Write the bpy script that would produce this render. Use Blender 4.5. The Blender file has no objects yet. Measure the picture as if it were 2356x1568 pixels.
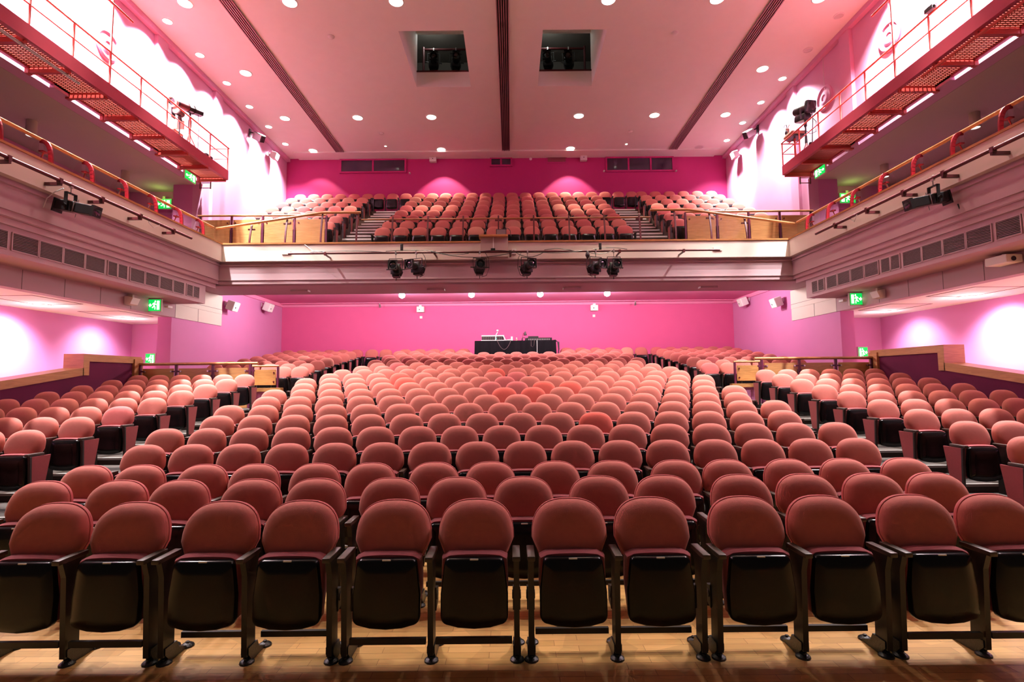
import bpy, bmesh, math, random
from mathutils import Vector, Matrix
random.seed(7)
SC = bpy.context.scene
COL = SC.collection
PI = math.pi
XC = -0.12                                   # centre line of the hall

# ------------------------------------------------------------------ materials
def s2l(c):
    return tuple(((v/255)/12.92 if v/255 <= 0.04045 else ((v/255+0.055)/1.055)**2.4) for v in c) + (1,)
MATS = {}
def mat(name, col, rough=0.6, metal=0.0, noise=0.0, nscale=8.0, bump=0.0, bscale=60.0, sheen=0.0, emit=None, estr=0.0, spec=0.5, coat=0.0):
    m = bpy.data.materials.new(name); m.use_nodes = True
    nt = m.node_tree; b = nt.nodes['Principled BSDF']
    b.inputs['Base Color'].default_value = tuple(col[:3]) + (1,)
    b.inputs['Roughness'].default_value = rough
    b.inputs['Metallic'].default_value = metal
    b.inputs['Specular IOR Level'].default_value = spec
    if sheen:
        b.inputs['Sheen Weight'].default_value = sheen
        b.inputs['Sheen Roughness'].default_value = 0.45
        b.inputs['Sheen Tint'].default_value = (1, .62, .5, 1)
    if coat: b.inputs['Coat Weight'].default_value = coat
    if emit is not None:
        b.inputs['Emission Color'].default_value = tuple(emit[:3]) + (1,)
        b.inputs['Emission Strength'].default_value = estr
    if noise or bump:
        tc = nt.nodes.new('ShaderNodeTexCoord')
    if noise:
        n = nt.nodes.new('ShaderNodeTexNoise'); n.inputs['Scale'].default_value = nscale; n.inputs['Detail'].default_value = 4
        nt.links.new(tc.outputs['Object'], n.inputs['Vector'])
        r = nt.nodes.new('ShaderNodeMapRange'); r.inputs['To Min'].default_value = 1-noise; r.inputs['To Max'].default_value = 1+noise
        nt.links.new(n.outputs['Fac'], r.inputs['Value'])
        mx = nt.nodes.new('ShaderNodeMix'); mx.data_type = 'RGBA'; mx.blend_type = 'MULTIPLY'; mx.inputs[0].default_value = 1
        mx.inputs[6].default_value = tuple(col[:3]) + (1,)
        nt.links.new(r.outputs['Result'], mx.inputs[7])
        nt.links.new(mx.outputs[2], b.inputs['Base Color'])
    if bump:
        n2 = nt.nodes.new('ShaderNodeTexNoise'); n2.inputs['Scale'].default_value = bscale; n2.inputs['Detail'].default_value = 3
        nt.links.new(tc.outputs['Object'], n2.inputs['Vector'])
        bp = nt.nodes.new('ShaderNodeBump'); bp.inputs['Strength'].default_value = bump; bp.inputs['Distance'].default_value = 0.01
        nt.links.new(n2.outputs['Fac'], bp.inputs['Height']); nt.links.new(bp.outputs['Normal'], b.inputs['Normal'])
    MATS[name] = m
    return m

mat('fabric_salmon', (.48, .145, .122), .9, noise=.08, nscale=30, bump=.25, bscale=420, sheen=.22, spec=.15)
mat('fabric_coral', (.60, .11, .09), .9, noise=.06, nscale=30, bump=.25, bscale=420, sheen=.22, spec=.15)
mat('fabric_rose', (.49, .12, .12), .9, noise=.08, nscale=30, bump=.25, bscale=420, sheen=.22, spec=.15)
mat('fabric_faded', (.58, .25, .19), .9, noise=.06, nscale=30, bump=.25, bscale=420, sheen=.22, spec=.15)
mat('cushion_rose', (.30, .075, .085), .9, noise=.08, nscale=30, bump=.25, bscale=420, sheen=.2, spec=.15)
mat('black_gloss', (.006, .005, .006), .2, noise=.2, nscale=3, spec=.24)
mat('arm_wood', (.045, .026, .017), .42, noise=.3, nscale=40)
mat('dark_metal', (.012, .009, .008), .45, noise=.15, nscale=30)
mat('cast_iron', (.012, .011, .013), .35, noise=.2, nscale=50, bump=.3, bscale=150)
mat('plate_white', (.6, .58, .55), .4)
mat('pink_ceiling', (.80, .24, .44), .8)
mat('magenta', (.76, .11, .31), .75, noise=.04, nscale=2.5, bump=.06, bscale=90)
mat('orchid', (.62, .30, .47), .75, noise=.04, nscale=2.5, bump=.06, bscale=90)
mat('violet_shaded', (.13, .018, .055), .85, noise=.05, nscale=2.5, bump=.06, bscale=90, spec=.15)  # violet of the low walls darkened, their shade put into the colour
mat('violet', (.60, .20, .43), .75, noise=.04, nscale=2.5, bump=.06, bscale=90)
mat('plaster', (.87, .87, .82), .85, noise=.03, nscale=3, bump=.08, bscale=140)
mat('magenta_deep', (.38, .010, .125), .75, noise=.04, nscale=2.5, bump=.06, bscale=90)
mat('cream_shaded', (.48, .335, .355), .75, noise=.03, nscale=3, bump=.04, bscale=100)  # cream paint made darker and pinker, shade below the band put into the colour
mat('cream', (.70, .61, .54), .7, noise=.03, nscale=3, bump=.04, bscale=100)
mat('taupe_plaster', (.50, .40, .34), .85, noise=.03, nscale=3, bump=.06, bscale=120)
mat('white_paint', (.8, .78, .76), .5)
mat('rail_red', (.22, .006, .014), .35, noise=.1, nscale=20)
mat('burgundy', (.085, .010, .014), .38, noise=.15, nscale=20)
mat('catwalk_red', (.40, .045, .085), .5, noise=.08, nscale=6)
mat('rail_coral', (.50, .060, .045), .45, noise=.08, nscale=10)
mat('grating_red', (.34, .07, .045), .5, noise=.1, nscale=8)
mat('purple_post', (.10, .012, .045), .4, noise=.1, nscale=15)
mat('lantern_black', (.011, .010, .011), .4, noise=.2, nscale=25)
mat('lens', (.02, .02, .025), .06, spec=.9)
mat('silver', (.55, .54, .53), .3, metal=.9)
mat('dark_void', (.018, .014, .014), .9)
mat('slot_dark', (.03, .018, .02), .8)
mat('slot_bar', (.28, .14, .15), .6)
mat('attic', (.16, .14, .12), .9, noise=.1, nscale=3)
mat('grille', (.20, .13, .13), .6)
mat('carpet', (.045, .038, .034), .95, noise=.25, nscale=40, bump=.2, bscale=300)
mat('stair_brown', (.08, .04, .028), .7, noise=.1, nscale=20)
mat('nosing_white', (.82, .80, .80), .45)
mat('nosing_grey', (.28, .27, .26), .5)
mat('cloth_black', (.006, .005, .007), .95, noise=.25, nscale=12, bump=.3, bscale=200, spec=.12)
mat('screen_grey', (.22, .2, .2), .3)
mat('window_dark', (.03, .016, .03), .12, spec=.7)
mat('vent_olive', (.16, .055, .03), .7)
mat('chair_tan', (.45, .27, .20), .6)
mat('lamp_on', (1, 1, 1), .5, emit=(1, .93, .82), estr=9)
mat('lamp_white', (1, 1, 1), .5, emit=(1, .96, .97), estr=9)
mat('lamp_star', (1, 1, 1), .5, emit=(1, .95, .9), estr=40)
mat('lamp_dim', (.9, .9, .85), .5, emit=(1, .97, .9), estr=1.2)
mat('sign_green', (.0, .25, .05), .4, emit=(.0, .42, .06), estr=1.5)
mat('sign_white', (.9, .9, .8), .4, emit=(1, 1, .75), estr=2.6)
mat('sign_case', (.55, .52, .42), .5)
mat('teal_light', (.1, .5, .4), .5, emit=(.1, .7, .55), estr=.8)

def wood_mat(name, c1, c2, scale=(1, 1, 1), rough=.35, rings=6.0):
    m = bpy.data.materials.new(name); m.use_nodes = True
    nt = m.node_tree; b = nt.nodes['Principled BSDF']
    tc = nt.nodes.new('ShaderNodeTexCoord'); mp = nt.nodes.new('ShaderNodeMapping')
    mp.inputs['Scale'].default_value = scale
    nt.links.new(tc.outputs['Object'], mp.inputs['Vector'])
    n = nt.nodes.new('ShaderNodeTexNoise'); n.inputs['Scale'].default_value = rings; n.inputs['Detail'].default_value = 6; n.inputs['Distortion'].default_value = 1.2
    nt.links.new(mp.outputs['Vector'], n.inputs['Vector'])
    cr = nt.nodes.new('ShaderNodeValToRGB')
    cr.color_ramp.elements[0].color = c1 + (1,); cr.color_ramp.elements[1].color = c2 + (1,)
    cr.color_ramp.elements[0].position = .3; cr.color_ramp.elements[1].position = .7
    nt.links.new(n.outputs['Fac'], cr.inputs['Fac']); nt.links.new(cr.outputs['Color'], b.inputs['Base Color'])
    b.inputs['Roughness'].default_value = rough
    MATS[name] = m
wood_mat('oak', (.40, .19, .065), (.56, .29, .105), (1, 1, 9), .38, 2.2)
wood_mat('oak_rail', (.34, .14, .045), (.50, .235, .085), (1.5, 1.5, 8), .33, 3)

def floor_mat():
    m = bpy.data.materials.new('parquet'); m.use_nodes = True
    nt = m.node_tree; b = nt.nodes['Principled BSDF']
    tc = nt.nodes.new('ShaderNodeTexCoord'); mp = nt.nodes.new('ShaderNodeMapping')
    nt.links.new(tc.outputs['Object'], mp.inputs['Vector'])
    br = nt.nodes.new('ShaderNodeTexBrick')
    br.offset = .37; br.squash = 1
    br.inputs['Scale'].default_value = 1
    br.inputs['Brick Width'].default_value = .42; br.inputs['Row Height'].default_value = .07
    br.inputs['Mortar Size'].default_value = .0012; br.inputs['Mortar Smooth'].default_value = .1
    br.inputs['Color1'].default_value = (.52, .30, .095, 1); br.inputs['Color2'].default_value = (.68, .40, .14, 1)
    br.inputs['Mortar'].default_value = (.16, .07, .02, 1); br.inputs['Bias'].default_value = .1
    nt.links.new(mp.outputs['Vector'], br.inputs['Vector'])
    n = nt.nodes.new('ShaderNodeTexNoise'); n.inputs['Scale'].default_value = 5; n.inputs['Detail'].default_value = 5
    mp2 = nt.nodes.new('ShaderNodeMapping'); mp2.inputs['Scale'].default_value = (1, 8, 1)
    nt.links.new(tc.outputs['Object'], mp2.inputs['Vector']); nt.links.new(mp2.outputs['Vector'], n.inputs['Vector'])
    r = nt.nodes.new('ShaderNodeMapRange'); r.inputs['To Min'].default_value = .82; r.inputs['To Max'].default_value = 1.15
    nt.links.new(n.outputs['Fac'], r.inputs['Value'])
    # scuffed, darker patches
    n3 = nt.nodes.new('ShaderNodeTexVoronoi'); n3.feature = 'F1'; n3.inputs['Scale'].default_value = 4.2
    nt.links.new(tc.outputs['Object'], n3.inputs['Vector'])
    r3 = nt.nodes.new('ShaderNodeMapRange'); r3.inputs['From Min'].default_value = .2; r3.inputs['From Max'].default_value = .8
    r3.inputs['To Min'].default_value = .86; r3.inputs['To Max'].default_value = 1.06
    nt.links.new(n3.outputs['Color'], r3.inputs['Value'])
    mm = nt.nodes.new('ShaderNodeMath'); mm.operation = 'MULTIPLY'
    nt.links.new(r.outputs['Result'], mm.inputs[0]); nt.links.new(r3.outputs['Result'], mm.inputs[1])
    mx = nt.nodes.new('ShaderNodeMix'); mx.data_type = 'RGBA'; mx.blend_type = 'MULTIPLY'; mx.inputs[0].default_value = 1
    nt.links.new(br.outputs['Color'], mx.inputs[6]); nt.links.new(mm.outputs['Value'], mx.inputs[7])
    nt.links.new(mx.outputs[2], b.inputs['Base Color'])
    b.inputs['Roughness'].default_value = .36
    MATS['parquet'] = m
floor_mat()

def glass_mat():
    m = bpy.data.materials.new('clear_glass'); m.use_nodes = True
    nt = m.node_tree; nt.nodes.clear()
    o = nt.nodes.new('ShaderNodeOutputMaterial'); mx = nt.nodes.new('ShaderNodeMixShader')
    t = nt.nodes.new('ShaderNodeBsdfTransparent'); t.inputs['Color'].default_value = (.93, .94, .93, 1)
    g = nt.nodes.new('ShaderNodeBsdfGlossy'); g.inputs['Roughness'].default_value = .02
    f = nt.nodes.new('ShaderNodeFresnel'); f.inputs['IOR'].default_value = 1.35
    ge = nt.nodes.new('ShaderNodeNewGeometry'); sb = nt.nodes.new('ShaderNodeMath'); sb.operation = 'SUBTRACT'; sb.inputs[0].default_value = 1
    nt.links.new(ge.outputs['Backfacing'], sb.inputs[1]); mu = nt.nodes.new('ShaderNodeMath'); mu.operation = 'MULTIPLY'
    nt.links.new(f.outputs['Fac'], mu.inputs[0]); nt.links.new(sb.outputs['Value'], mu.inputs[1])
    nt.links.new(mu.outputs['Value'], mx.inputs['Fac']); nt.links.new(t.outputs['BSDF'], mx.inputs[1]); nt.links.new(g.outputs['BSDF'], mx.inputs[2])
    nt.links.new(mx.outputs['Shader'], o.inputs['Surface'])
    MATS['clear_glass'] = m
glass_mat()

# ------------------------------------------------------------------ mesh building
class MB:
    def __init__(s): s.v = []; s.f = []; s.mi = []; s.cur = 0
    def add(s, vs, fs):
        o = len(s.v); s.v += [tuple(p) for p in vs]; s.f += [tuple(i+o for i in f) for f in fs]; s.mi += [s.cur]*len(fs)
        return s
    def box(s, x0, x1, y0, y1, z0, z1):
        if x0 > x1: x0, x1 = x1, x0
        if y0 > y1: y0, y1 = y1, y0
        if z0 > z1: z0, z1 = z1, z0
        vs = [(x0,y0,z0),(x1,y0,z0),(x1,y1,z0),(x0,y1,z0),(x0,y0,z1),(x1,y0,z1),(x1,y1,z1),(x0,y1,z1)]
        return s.add(vs, [(0,3,2,1),(4,5,6,7),(0,1,5,4),(1,2,6,5),(2,3,7,6),(3,0,4,7)])
    def bbox(s, x0, x1, y0, y1, z0, z1, b):
        """box with chamfered edges"""
        bm = bmesh.new()
        m = Matrix.Translation(((x0+x1)/2, (y0+y1)/2, (z0+z1)/2)) @ Matrix.Diagonal((abs(x1-x0), abs(y1-y0), abs(z1-z0), 1))
        bmesh.ops.create_cube(bm, size=1, matrix=m)
        bmesh.ops.bevel(bm, geom=bm.edges[:], offset=b, segments=2, affect='EDGES', profile=.5)
        bm.verts.ensure_lookup_table()
        s.add([v.co[:] for v in bm.verts], [[v.index for v in f.verts] for f in bm.faces]); bm.free()
        return s
    def obox(s, c, ux, uy, uz, hx, hy, hz):
        """box about c with half sizes along unit axes"""
        c = Vector(c); ux, uy, uz = Vector(ux), Vector(uy), Vector(uz)
        vs = []
        for k in (-1, 1):
            for a, b in ((-1,-1),(1,-1),(1,1),(-1,1)):
                vs.append(c+ux*hx*a+uy*hy*b+uz*hz*k)
        return s.add(vs, [(0,3,2,1),(4,5,6,7),(0,1,5,4),(1,2,6,5),(2,3,7,6),(3,0,4,7)])
    def cyl(s, p0, p1, r0, r1=None, n=12, cap=True):
        r1 = r0 if r1 is None else r1
        p0, p1 = Vector(p0), Vector(p1); d = (p1-p0).normalized()
        a = Vector((0,0,1)) if abs(d.z) < .9 else Vector((1,0,0))
        u = d.cross(a).normalized(); w = d.cross(u)
        vs = []
        for p, r in ((p0,r0),(p1,r1)):
            for i in range(n):
                t = 2*PI*i/n; vs.append(p+u*math.cos(t)*r+w*math.sin(t)*r)
        fs = [(i,(i+1)%n,n+(i+1)%n,n+i) for i in range(n)]
        if cap: fs += [tuple(reversed(range(n))), tuple(range(n,2*n))]
        return s.add(vs, fs)
    def tube(s, pts, r, n=6):
        pts = [Vector(p) for p in pts]; rings = []; vs = []
        for i, p in enumerate(pts):
            d = (pts[min(i+1,len(pts)-1)]-pts[max(i-1,0)]).normalized()
            a = Vector((0,0,1)) if abs(d.z) < .95 else Vector((1,0,0))
            u = d.cross(a).normalized(); w = d.cross(u)
            for k in range(n):
                t = 2*PI*k/n; vs.append(p+u*math.cos(t)*r+w*math.sin(t)*r)
        fs = []
        for i in range(len(pts)-1):
            for k in range(n):
                fs.append((i*n+k, i*n+(k+1)%n, (i+1)*n+(k+1)%n, (i+1)*n+k))
        fs += [tuple(reversed(range(n))), tuple(range((len(pts)-1)*n, len(pts)*n))]
        return s.add(vs, fs)
    def prism(s, poly, fn, t0, t1):
        """poly: 2d points; fn(a,b,t)->3d; extruded from t0 to t1"""
        n = len(poly)
        vs = [fn(a,b,t0) for a,b in poly]+[fn(a,b,t1) for a,b in poly]
        fs = [(i,(i+1)%n,n+(i+1)%n,n+i) for i in range(n)]+[tuple(reversed(range(n))),tuple(range(n,2*n))]
        return s.add(vs, fs)
    def lathe(s, prof, c, ax='z', n=16, cap=True):
        vs = []; c = Vector(c)
        for r, h in prof:
            for i in range(n):
                t = 2*PI*i/n; a, b = r*math.cos(t), r*math.sin(t)
                vs.append(c+Vector({'z':(a,b,h),'y':(a,h,b),'x':(h,a,b)}[ax]))
        m = len(prof)
        fs = [(j*n+i, j*n+(i+1)%n, (j+1)*n+(i+1)%n, (j+1)*n+i) for j in range(m-1) for i in range(n)]
        if cap: fs += [tuple(reversed(range(n))), tuple(range((m-1)*n, m*n))]
        return s.add(vs, fs)
    def mesh(s, name, mats, smooth=False):
        me = bpy.data.meshes.new(name)
        me.from_pydata(s.v, [], s.f)
        bm = bmesh.new(); bm.from_mesh(me); bmesh.ops.recalc_face_normals(bm, faces=bm.faces[:]); bm.to_mesh(me); bm.free()
        for m in (mats if isinstance(mats, (list, tuple)) else [mats]): me.materials.append(MATS[m])
        if any(s.mi): me.polygons.foreach_set('material_index', s.mi)
        if smooth:
            me.polygons.foreach_set('use_smooth', [True]*len(me.polygons))
            try: me.set_sharp_from_angle(angle=math.radians(smooth if smooth is not True else 40))
            except Exception: pass
        me.update()
        return me
    def build(s, name, mats, parent=None, smooth=False, loc=None):
        o = bpy.data.objects.new(name, s.mesh(name, mats, smooth)); COL.objects.link(o)
        if parent: o.parent = parent
        if loc: o.location = loc
        return o

def tag(o, label=None, cat=None, group=None, kind=None):
    if label: o['label'] = label
    if cat: o['category'] = cat
    if group: o['group'] = group
    if kind: o['kind'] = kind
    return o
def thing(name, label, cat, loc=(0,0,0), group=None, rot=(0,0,0)):
    o = bpy.data.objects.new(name, None); COL.objects.link(o); o.empty_display_size = .1
    o.location = loc; o.rotation_euler = rot
    return tag(o, label, cat, group)
def struct(name, mb, m, smooth=False, parent=None):
    o = mb.build(name, m, parent, smooth)
    if not parent: o['kind'] = 'structure'
    return o
def inst(name, mesh, parent=None, loc=(0,0,0)):
    o = bpy.data.objects.new(name, mesh); COL.objects.link(o); o.parent = parent; o.location = loc
    return o
ORD = ['zeroth','first','second','third','fourth','fifth','sixth','seventh','eighth','ninth','tenth','eleventh','twelfth','thirteenth','fourteenth','fifteenth','sixteenth','seventeenth','eighteenth','nineteenth']

# ------------------------------------------------------------------ camera
F = 1190.0
H = 1.73
cam = bpy.data.cameras.new('camera'); co = bpy.data.objects.new('camera', cam); COL.objects.link(co)
cam.sensor_fit = 'HORIZONTAL'; cam.sensor_width = 36.0; cam.lens = F/2356*36.0
pitch = math.atan(88/F); yaw = math.atan(2.2/F); roll = math.radians(.53)
co.matrix_world = Matrix.Translation((0,0,H)) @ Matrix.Rotation(-yaw,4,'Z') @ Matrix.Rotation(PI/2+pitch,4,'X') @ Matrix.Rotation(-roll,4,'Z')
cam.clip_start = .05; cam.clip_end = 200
SC.camera = co

# ------------------------------------------------------------------ layout numbers
HW = 9.3          # half width of the upper hall
PW = 7.75         # half distance between the gallery parapets
SW = 8.78         # half width of the stalls under the balcony
CZ = 11.12        # ceiling
YB = 21.3         # upper rear wall
YS = 20.0         # stalls rear wall
YF = 13.9         # balcony front
def rowy(r): return 3.51+.78*(r-1)
def rowz(r): return 0.0 if r < 4 else .108*(r-3)
def baly(i): return 15.0+.8*(i-1)
def balz(i): return 5.30+.441*(i-1)
def sx(side, x): return XC+side*x
NAME = {-1:'left', 1:'right'}

# ------------------------------------------------------------------ floors
mb = MB(); mb.box(-14, 14, -1.5, rowy(4)-.62, -.3, 0); struct('floor', mb, 'parquet')
mb = MB(); ns = MB()
for r in range(4, 22):
    y0 = rowy(r)-.62; y1 = rowy(r)+.16 if r < 21 else YS
    hw = 9.02 if y1 < 13.2 else SW+.02
    mb.box(XC-hw, XC+hw, y0, y1, -.3, rowz(r))
    if r <= 21:
        ns.box(XC-hw, XC+hw, y0-.008, y0+.03, rowz(r)-.03, rowz(r)+.004)
fl = struct('floor_terraces', mb, 'carpet'); ns.build('nosing', 'nosing_grey', fl)
for s in (-1, 1):
    mb = MB(); mb.box(sx(s,9.4), sx(s,11.3), -1, 15.3, .4, .9); struct('floor_aisle_'+NAME[s], mb, 'parquet')
# aisle steps in the stalls (half steps with pale nosing)
for s in (-1, 1):
    mb = MB(); ns = MB()
    for r in range(4, 21):
        if s*1 > 0: xa, xb = (4.55, 5.45) if r < 13 else (4.1, 4.95)
        else: xa, xb = (4.55, 5.72) if r < 13 else (4.2, 5.2)
        y0 = rowy(r)-.22
        mb.box(s*xa, s*xb, y0, rowy(r)+.17, rowz(r)-.02, rowz(r)+.054)
        ns.box(s*xa, s*xb, y0-.008, y0+.05, rowz(r)+.03, rowz(r)+.058)
    st = struct('stairs_stalls_'+NAME[s], mb, 'carpet'); ns.build('nosing', 'nosing_grey', st)

# balcony terraces
mb = MB()
mb.box(XC-HW, XC+HW, YF+.15, baly(1)-.6, 4.95, balz(1))
for i in range(1, 9):
    y0 = baly(i)-.6; y1 = baly(i)+.2 if i < 8 else YB
    mb.box(XC-HW, XC+HW, y0, y1, balz(i)-.5, balz(i))
struct('floor_balcony', mb, 'stair_brown')
for s, (xa, xb) in ((-1, (-5.28, -4.12)), (1, (3.78, 4.95))):
    mb = MB(); ns = MB()
    for i in range(2, 9):
        for k, (yy, dz) in enumerate(((baly(i)-.6-.38, -.22), (baly(i)-.6, 0))):
            zt = balz(i)+dz
            if dz: mb.box(xa, xb, yy, baly(i)-.59, zt-.22, zt)
            ns.box(xa, xb, yy-.012, yy+.055, zt-.045, zt+.006)
    st = struct('stairs_balcony_'+NAME[s], mb, 'stair_brown'); ns.build('nosing', 'nosing_white', st)

# ------------------------------------------------------------------ walls and ceilings
mb = MB(); mb.box(XC-HW-.3, XC+HW+.3, YB, YB+.3, 4.7, CZ+.3); struct('wall_back_upper', mb, 'magenta_deep')
mb = MB(); mb.box(XC-SW-.5, XC+SW+.5, YS, YS+.3, -.3, 4.9); struct('wall_back_lower', mb, 'magenta')
for s in (-1, 1):
    n = NAME[s]
    mb = MB()
    mb.box(sx(s,HW), sx(s,HW+.3), 15.49, YB+.3, 4.7, CZ+.3)              # rear part, full height
    mb.box(sx(s,HW), sx(s,HW+.3), -1, 15.5, 7.78, CZ+.3)                # above the gallery
    for yp in (4.4, 7.3, 10.2, 13.15, 15.85):                           # shallow pilasters
        mb.box(sx(s,HW-.10), sx(s,HW), yp, yp+.42, 7.78 if yp < 15 else 5, CZ-.12)
    mb.box(sx(s,HW-.14), sx(s,HW), -1, YB, CZ-.14, CZ)                  # cornice
    struct('wall_'+n+'_upper', mb, 'orchid')
    mb = MB()
    mb.box(sx(s,SW), sx(s,SW+.36), 13.5, YS, -.3, 4.75); struct('wall_'+n+'_lower', mb, 'violet')
    mb = MB()
    mb.box(sx(s,11.05), sx(s,11.3), -1, 15.4, 0, 3.6); mb.box(sx(s,SW+.3), sx(s,11.2), 15.2, 15.4, 0, 3.6); struct('wall_'+n+'_aisle', mb, 'violet')
    mb = MB(); mb.box(sx(s,SW+.02), sx(s,11.3), -1, 15.4, 3.45, 3.7); struct('ceiling_aisle_'+n, mb, 'plaster')
    # gallery room behind the parapet
    mb = MB(); mb.box(sx(s,12.3), sx(s,12.5), -1, 16.4, 4.4, 8); mb.box(sx(s,10.15), sx(s,12.5), 16.1, 16.4, 4.4, 8)
    mb.box(sx(s,9.31), sx(s,10.2), 15.5, 16.2, 4.7, 7.79)
    mb.box(sx(s,10.15), sx(s,12.4), 16.02, 16.1, 7.02, 7.08)
    struct('wall_'+n+'_gallery', mb, 'violet')
    mb = MB(); mb.box(sx(s,9.61), sx(s,12.5), -1, 16.4, 7.781, 8.05); struct('ceiling_gallery_'+n, mb, 'taupe_plaster')
    mb = MB(); mb.box(sx(s,7.95), sx(s,12.5), -1, 15.5, 4.42, 4.9); struct('floor_gallery_'+n, mb, 'carpet')

# ceiling with two shafts for the lanterns
SH = [(-2.97, -1.21), (.93, 2.68)]; SY0, SY1 = 13.3, 16.0
mb = MB()
xs = [XC-HW-.3, SH[0][0], SH[0][1], SH[1][0], SH[1][1], XC+HW+.3]
for k in range(5):
    if k in (1, 3):
        mb.box(xs[k], xs[k+1], -1, SY0, CZ, CZ+.25); mb.box(xs[k], xs[k+1], SY1, YB+.3, CZ, CZ+.25)
    else: mb.box(xs[k], xs[k+1], -1, YB+.3, CZ, CZ+.25)
for xa, xb in SH:                                                       # shaft linings
    mb.box(xa-.08, xa+.006, SY0, SY1+.08, CZ+.001, 13.2); mb.box(xb-.006, xb+.08, SY0, SY1+.08, CZ+.001, 13.2)
    mb.box(xa-.08, xb+.08, SY0-.08, SY0+.006, CZ+.001, 13.2); mb.box(xa-.08, xb+.08, SY0-.08, SY1+.08, 13.2, 13.3)
    mb.box(xa, xb, SY1-.006, SY1+.08, CZ+.001, 11.62); mb.box(xa, xb, SY1-.006, SY1+.08, 12.95, 13.19)
mb.box(XC-SW, XC+SW, 20.62, YB, CZ-.05, CZ)
struct('ceiling', mb, 'plaster')
for k, (xa, xb) in enumerate(SH):
    mb = MB(); mb.box(xa-.6, xb+.6, 18.6, 18.7, 11.4, 13.6); mb.box(xa-.7, xa-.6, SY1+.08, 18.6, 11.4, 13.6); mb.box(xb+.6, xb+.7, SY1+.08, 18.6, 11.4, 13.6)
    mb.box(xa-.7, xb+.7, SY1+.08, 18.7, 13.6, 13.7); mb.box(xa-.7, xb+.7, SY1+.08, 18.7, CZ+.26, 11.45)
    struct('wall_loft_'+str(k+1), mb, 'attic')
    l = bpy.data.lights.new('loft_fill', 'POINT'); l.energy = 14; l.color = (.95,1,.95); l.shadow_soft_size = .12  # added fill light to brighten the loft interior, no fixture
    o = bpy.data.objects.new('loft_fill', l); COL.objects.link(o); o.location = (xa+.35, 16.5, 13.2)
    mb = MB(); mb.box(xa, xb, SY1-.02, SY1+.1, 11.62, 11.67); o = mb.build('trim_'+str(k+1), 'burgundy'); o['kind'] = 'structure'

# under-balcony ceiling and soffit, balcony front
mb = MB(); mb.box(XC-SW-.1, XC+SW+.1, 15.55, YS+.1, 4.72, 4.95)
mb.box(XC-SW, XC+SW, YS-.28, YS, 4.69, 4.73)
mb.box(XC-SW-.0, XC-SW+.05, 16.4, YS, 4.60, 4.72); mb.box(XC+SW-.05, XC+SW, 16.4, YS, 4.60, 4.72); mb.box(XC-SW, XC+SW, YS-.05, YS, 4.60, 4.7)
struct('ceiling_stalls', mb, 'pink_ceiling')
mb = MB()
mb.box(XC-PW, XC+PW, YF, YF+.2, 5.0, 5.46); struct('trim_band_front', mb, 'cream'); mb = MB()   # upright band under the oak capping
mb.box(XC-PW-.2, XC+PW+.2, YF+.13, YF+.35, 4.52, 5.0)
mb.box(XC-PW-.2, XC+PW+.2, YF+.09, YF+.35, 4.90, 4.93)
mb.box(XC-PW-.25, XC+PW+.25, YF+.15, YF+.4, 4.40, 4.53)
mb.box(XC-PW-.25, XC+PW+.25, YF+.12, YF+.4, 4.50, 4.535)
mb.box(XC-SW-.1, XC+SW+.1, YF+.24, 15.62, 4.36, 4.74)                   # soffit
mb.box(XC-SW-.1, XC+SW+.1, YF+.3, 15.6, 4.7, 5.0)
struct('wall_balcony_front', mb, 'cream_shaded')
for s in (-1, 1):
    n = NAME[s]; mb = MB()
    mb.box(sx(s,PW), sx(s,PW+.2), -1, YF+.2, 5.0, 5.46); struct('trim_band_'+n, mb, 'cream'); mb = MB()
    mb.box(sx(s,PW+.13), sx(s,PW+.35), -1, YF+.25, 4.52, 5.0)
    mb.box(sx(s,PW+.09), sx(s,PW+.35), -1, YF+.2, 4.90, 4.93)
    mb.box(sx(s,PW+.15), sx(s,PW+.5), -1, YF+.3, 4.40, 4.53)
    mb.box(sx(s,PW+.12), sx(s,PW+.5), -1, YF+.25, 4.50, 4.535)
    mb.box(sx(s,PW+.19), sx(s,PW+.6), -1, YF+.1, 4.28, 4.41)
    mb.box(sx(s,PW+.16), sx(s,PW+.6), -1, YF+.05, 4.385, 4.42)
    mb.box(sx(s,PW+.24), sx(s,9.6), -1, 13.62, 3.80, 4.43)              # box carrying the vents
    mb.box(sx(s,SW-.02), sx(s,SW+.2), -1, 13.6, 3.44, 3.82)             # panelled beam
    be = MB(); be.box(sx(s,SW-.02), sx(s,SW+.2), 13.6, 15.8, 3.44, 3.80); be.box(sx(s,SW-.03), sx(s,SW+.2), 13.6, 15.8, 3.8, 4.36); struct('trim_beam_end_'+n, be, 'cream')  # beam end in bright cream, the rear lamps' light painted in
    mb.box(sx(s,SW+.1), sx(s,9.7), 13.4, 15.6, 3.6, 4.95)
    struct('wall_'+n+'_gallery_front', mb, 'cream_shaded')
    mb = MB()                                                            # joints of the beam panels
    for y in (9.3, 10.2, 11.1, 12.0, 13.6, 14.6): mb.box(sx(s,SW-.024), sx(s,SW-.015), y, y+.012, 3.44, 3.8 if y < 13 else 3.9)
    mb.box(sx(s,SW-.034), sx(s,SW-.025), 13.6, 15.8, 3.93, 3.94)
    o = struct('trim_joints_'+n, mb, 'grille')
# oak capping on the parapets
mb = MB()
mb.box(XC-PW-.02, XC+PW+.02, YF-.03, YF+.22, 5.46, 5.50)
for s in (-1, 1): mb.box(sx(s,PW-.03), sx(s,PW+.22), -1, YF+.0, 5.461, 5.499)
struct('trim_capping', mb, 'oak_rail')

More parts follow.
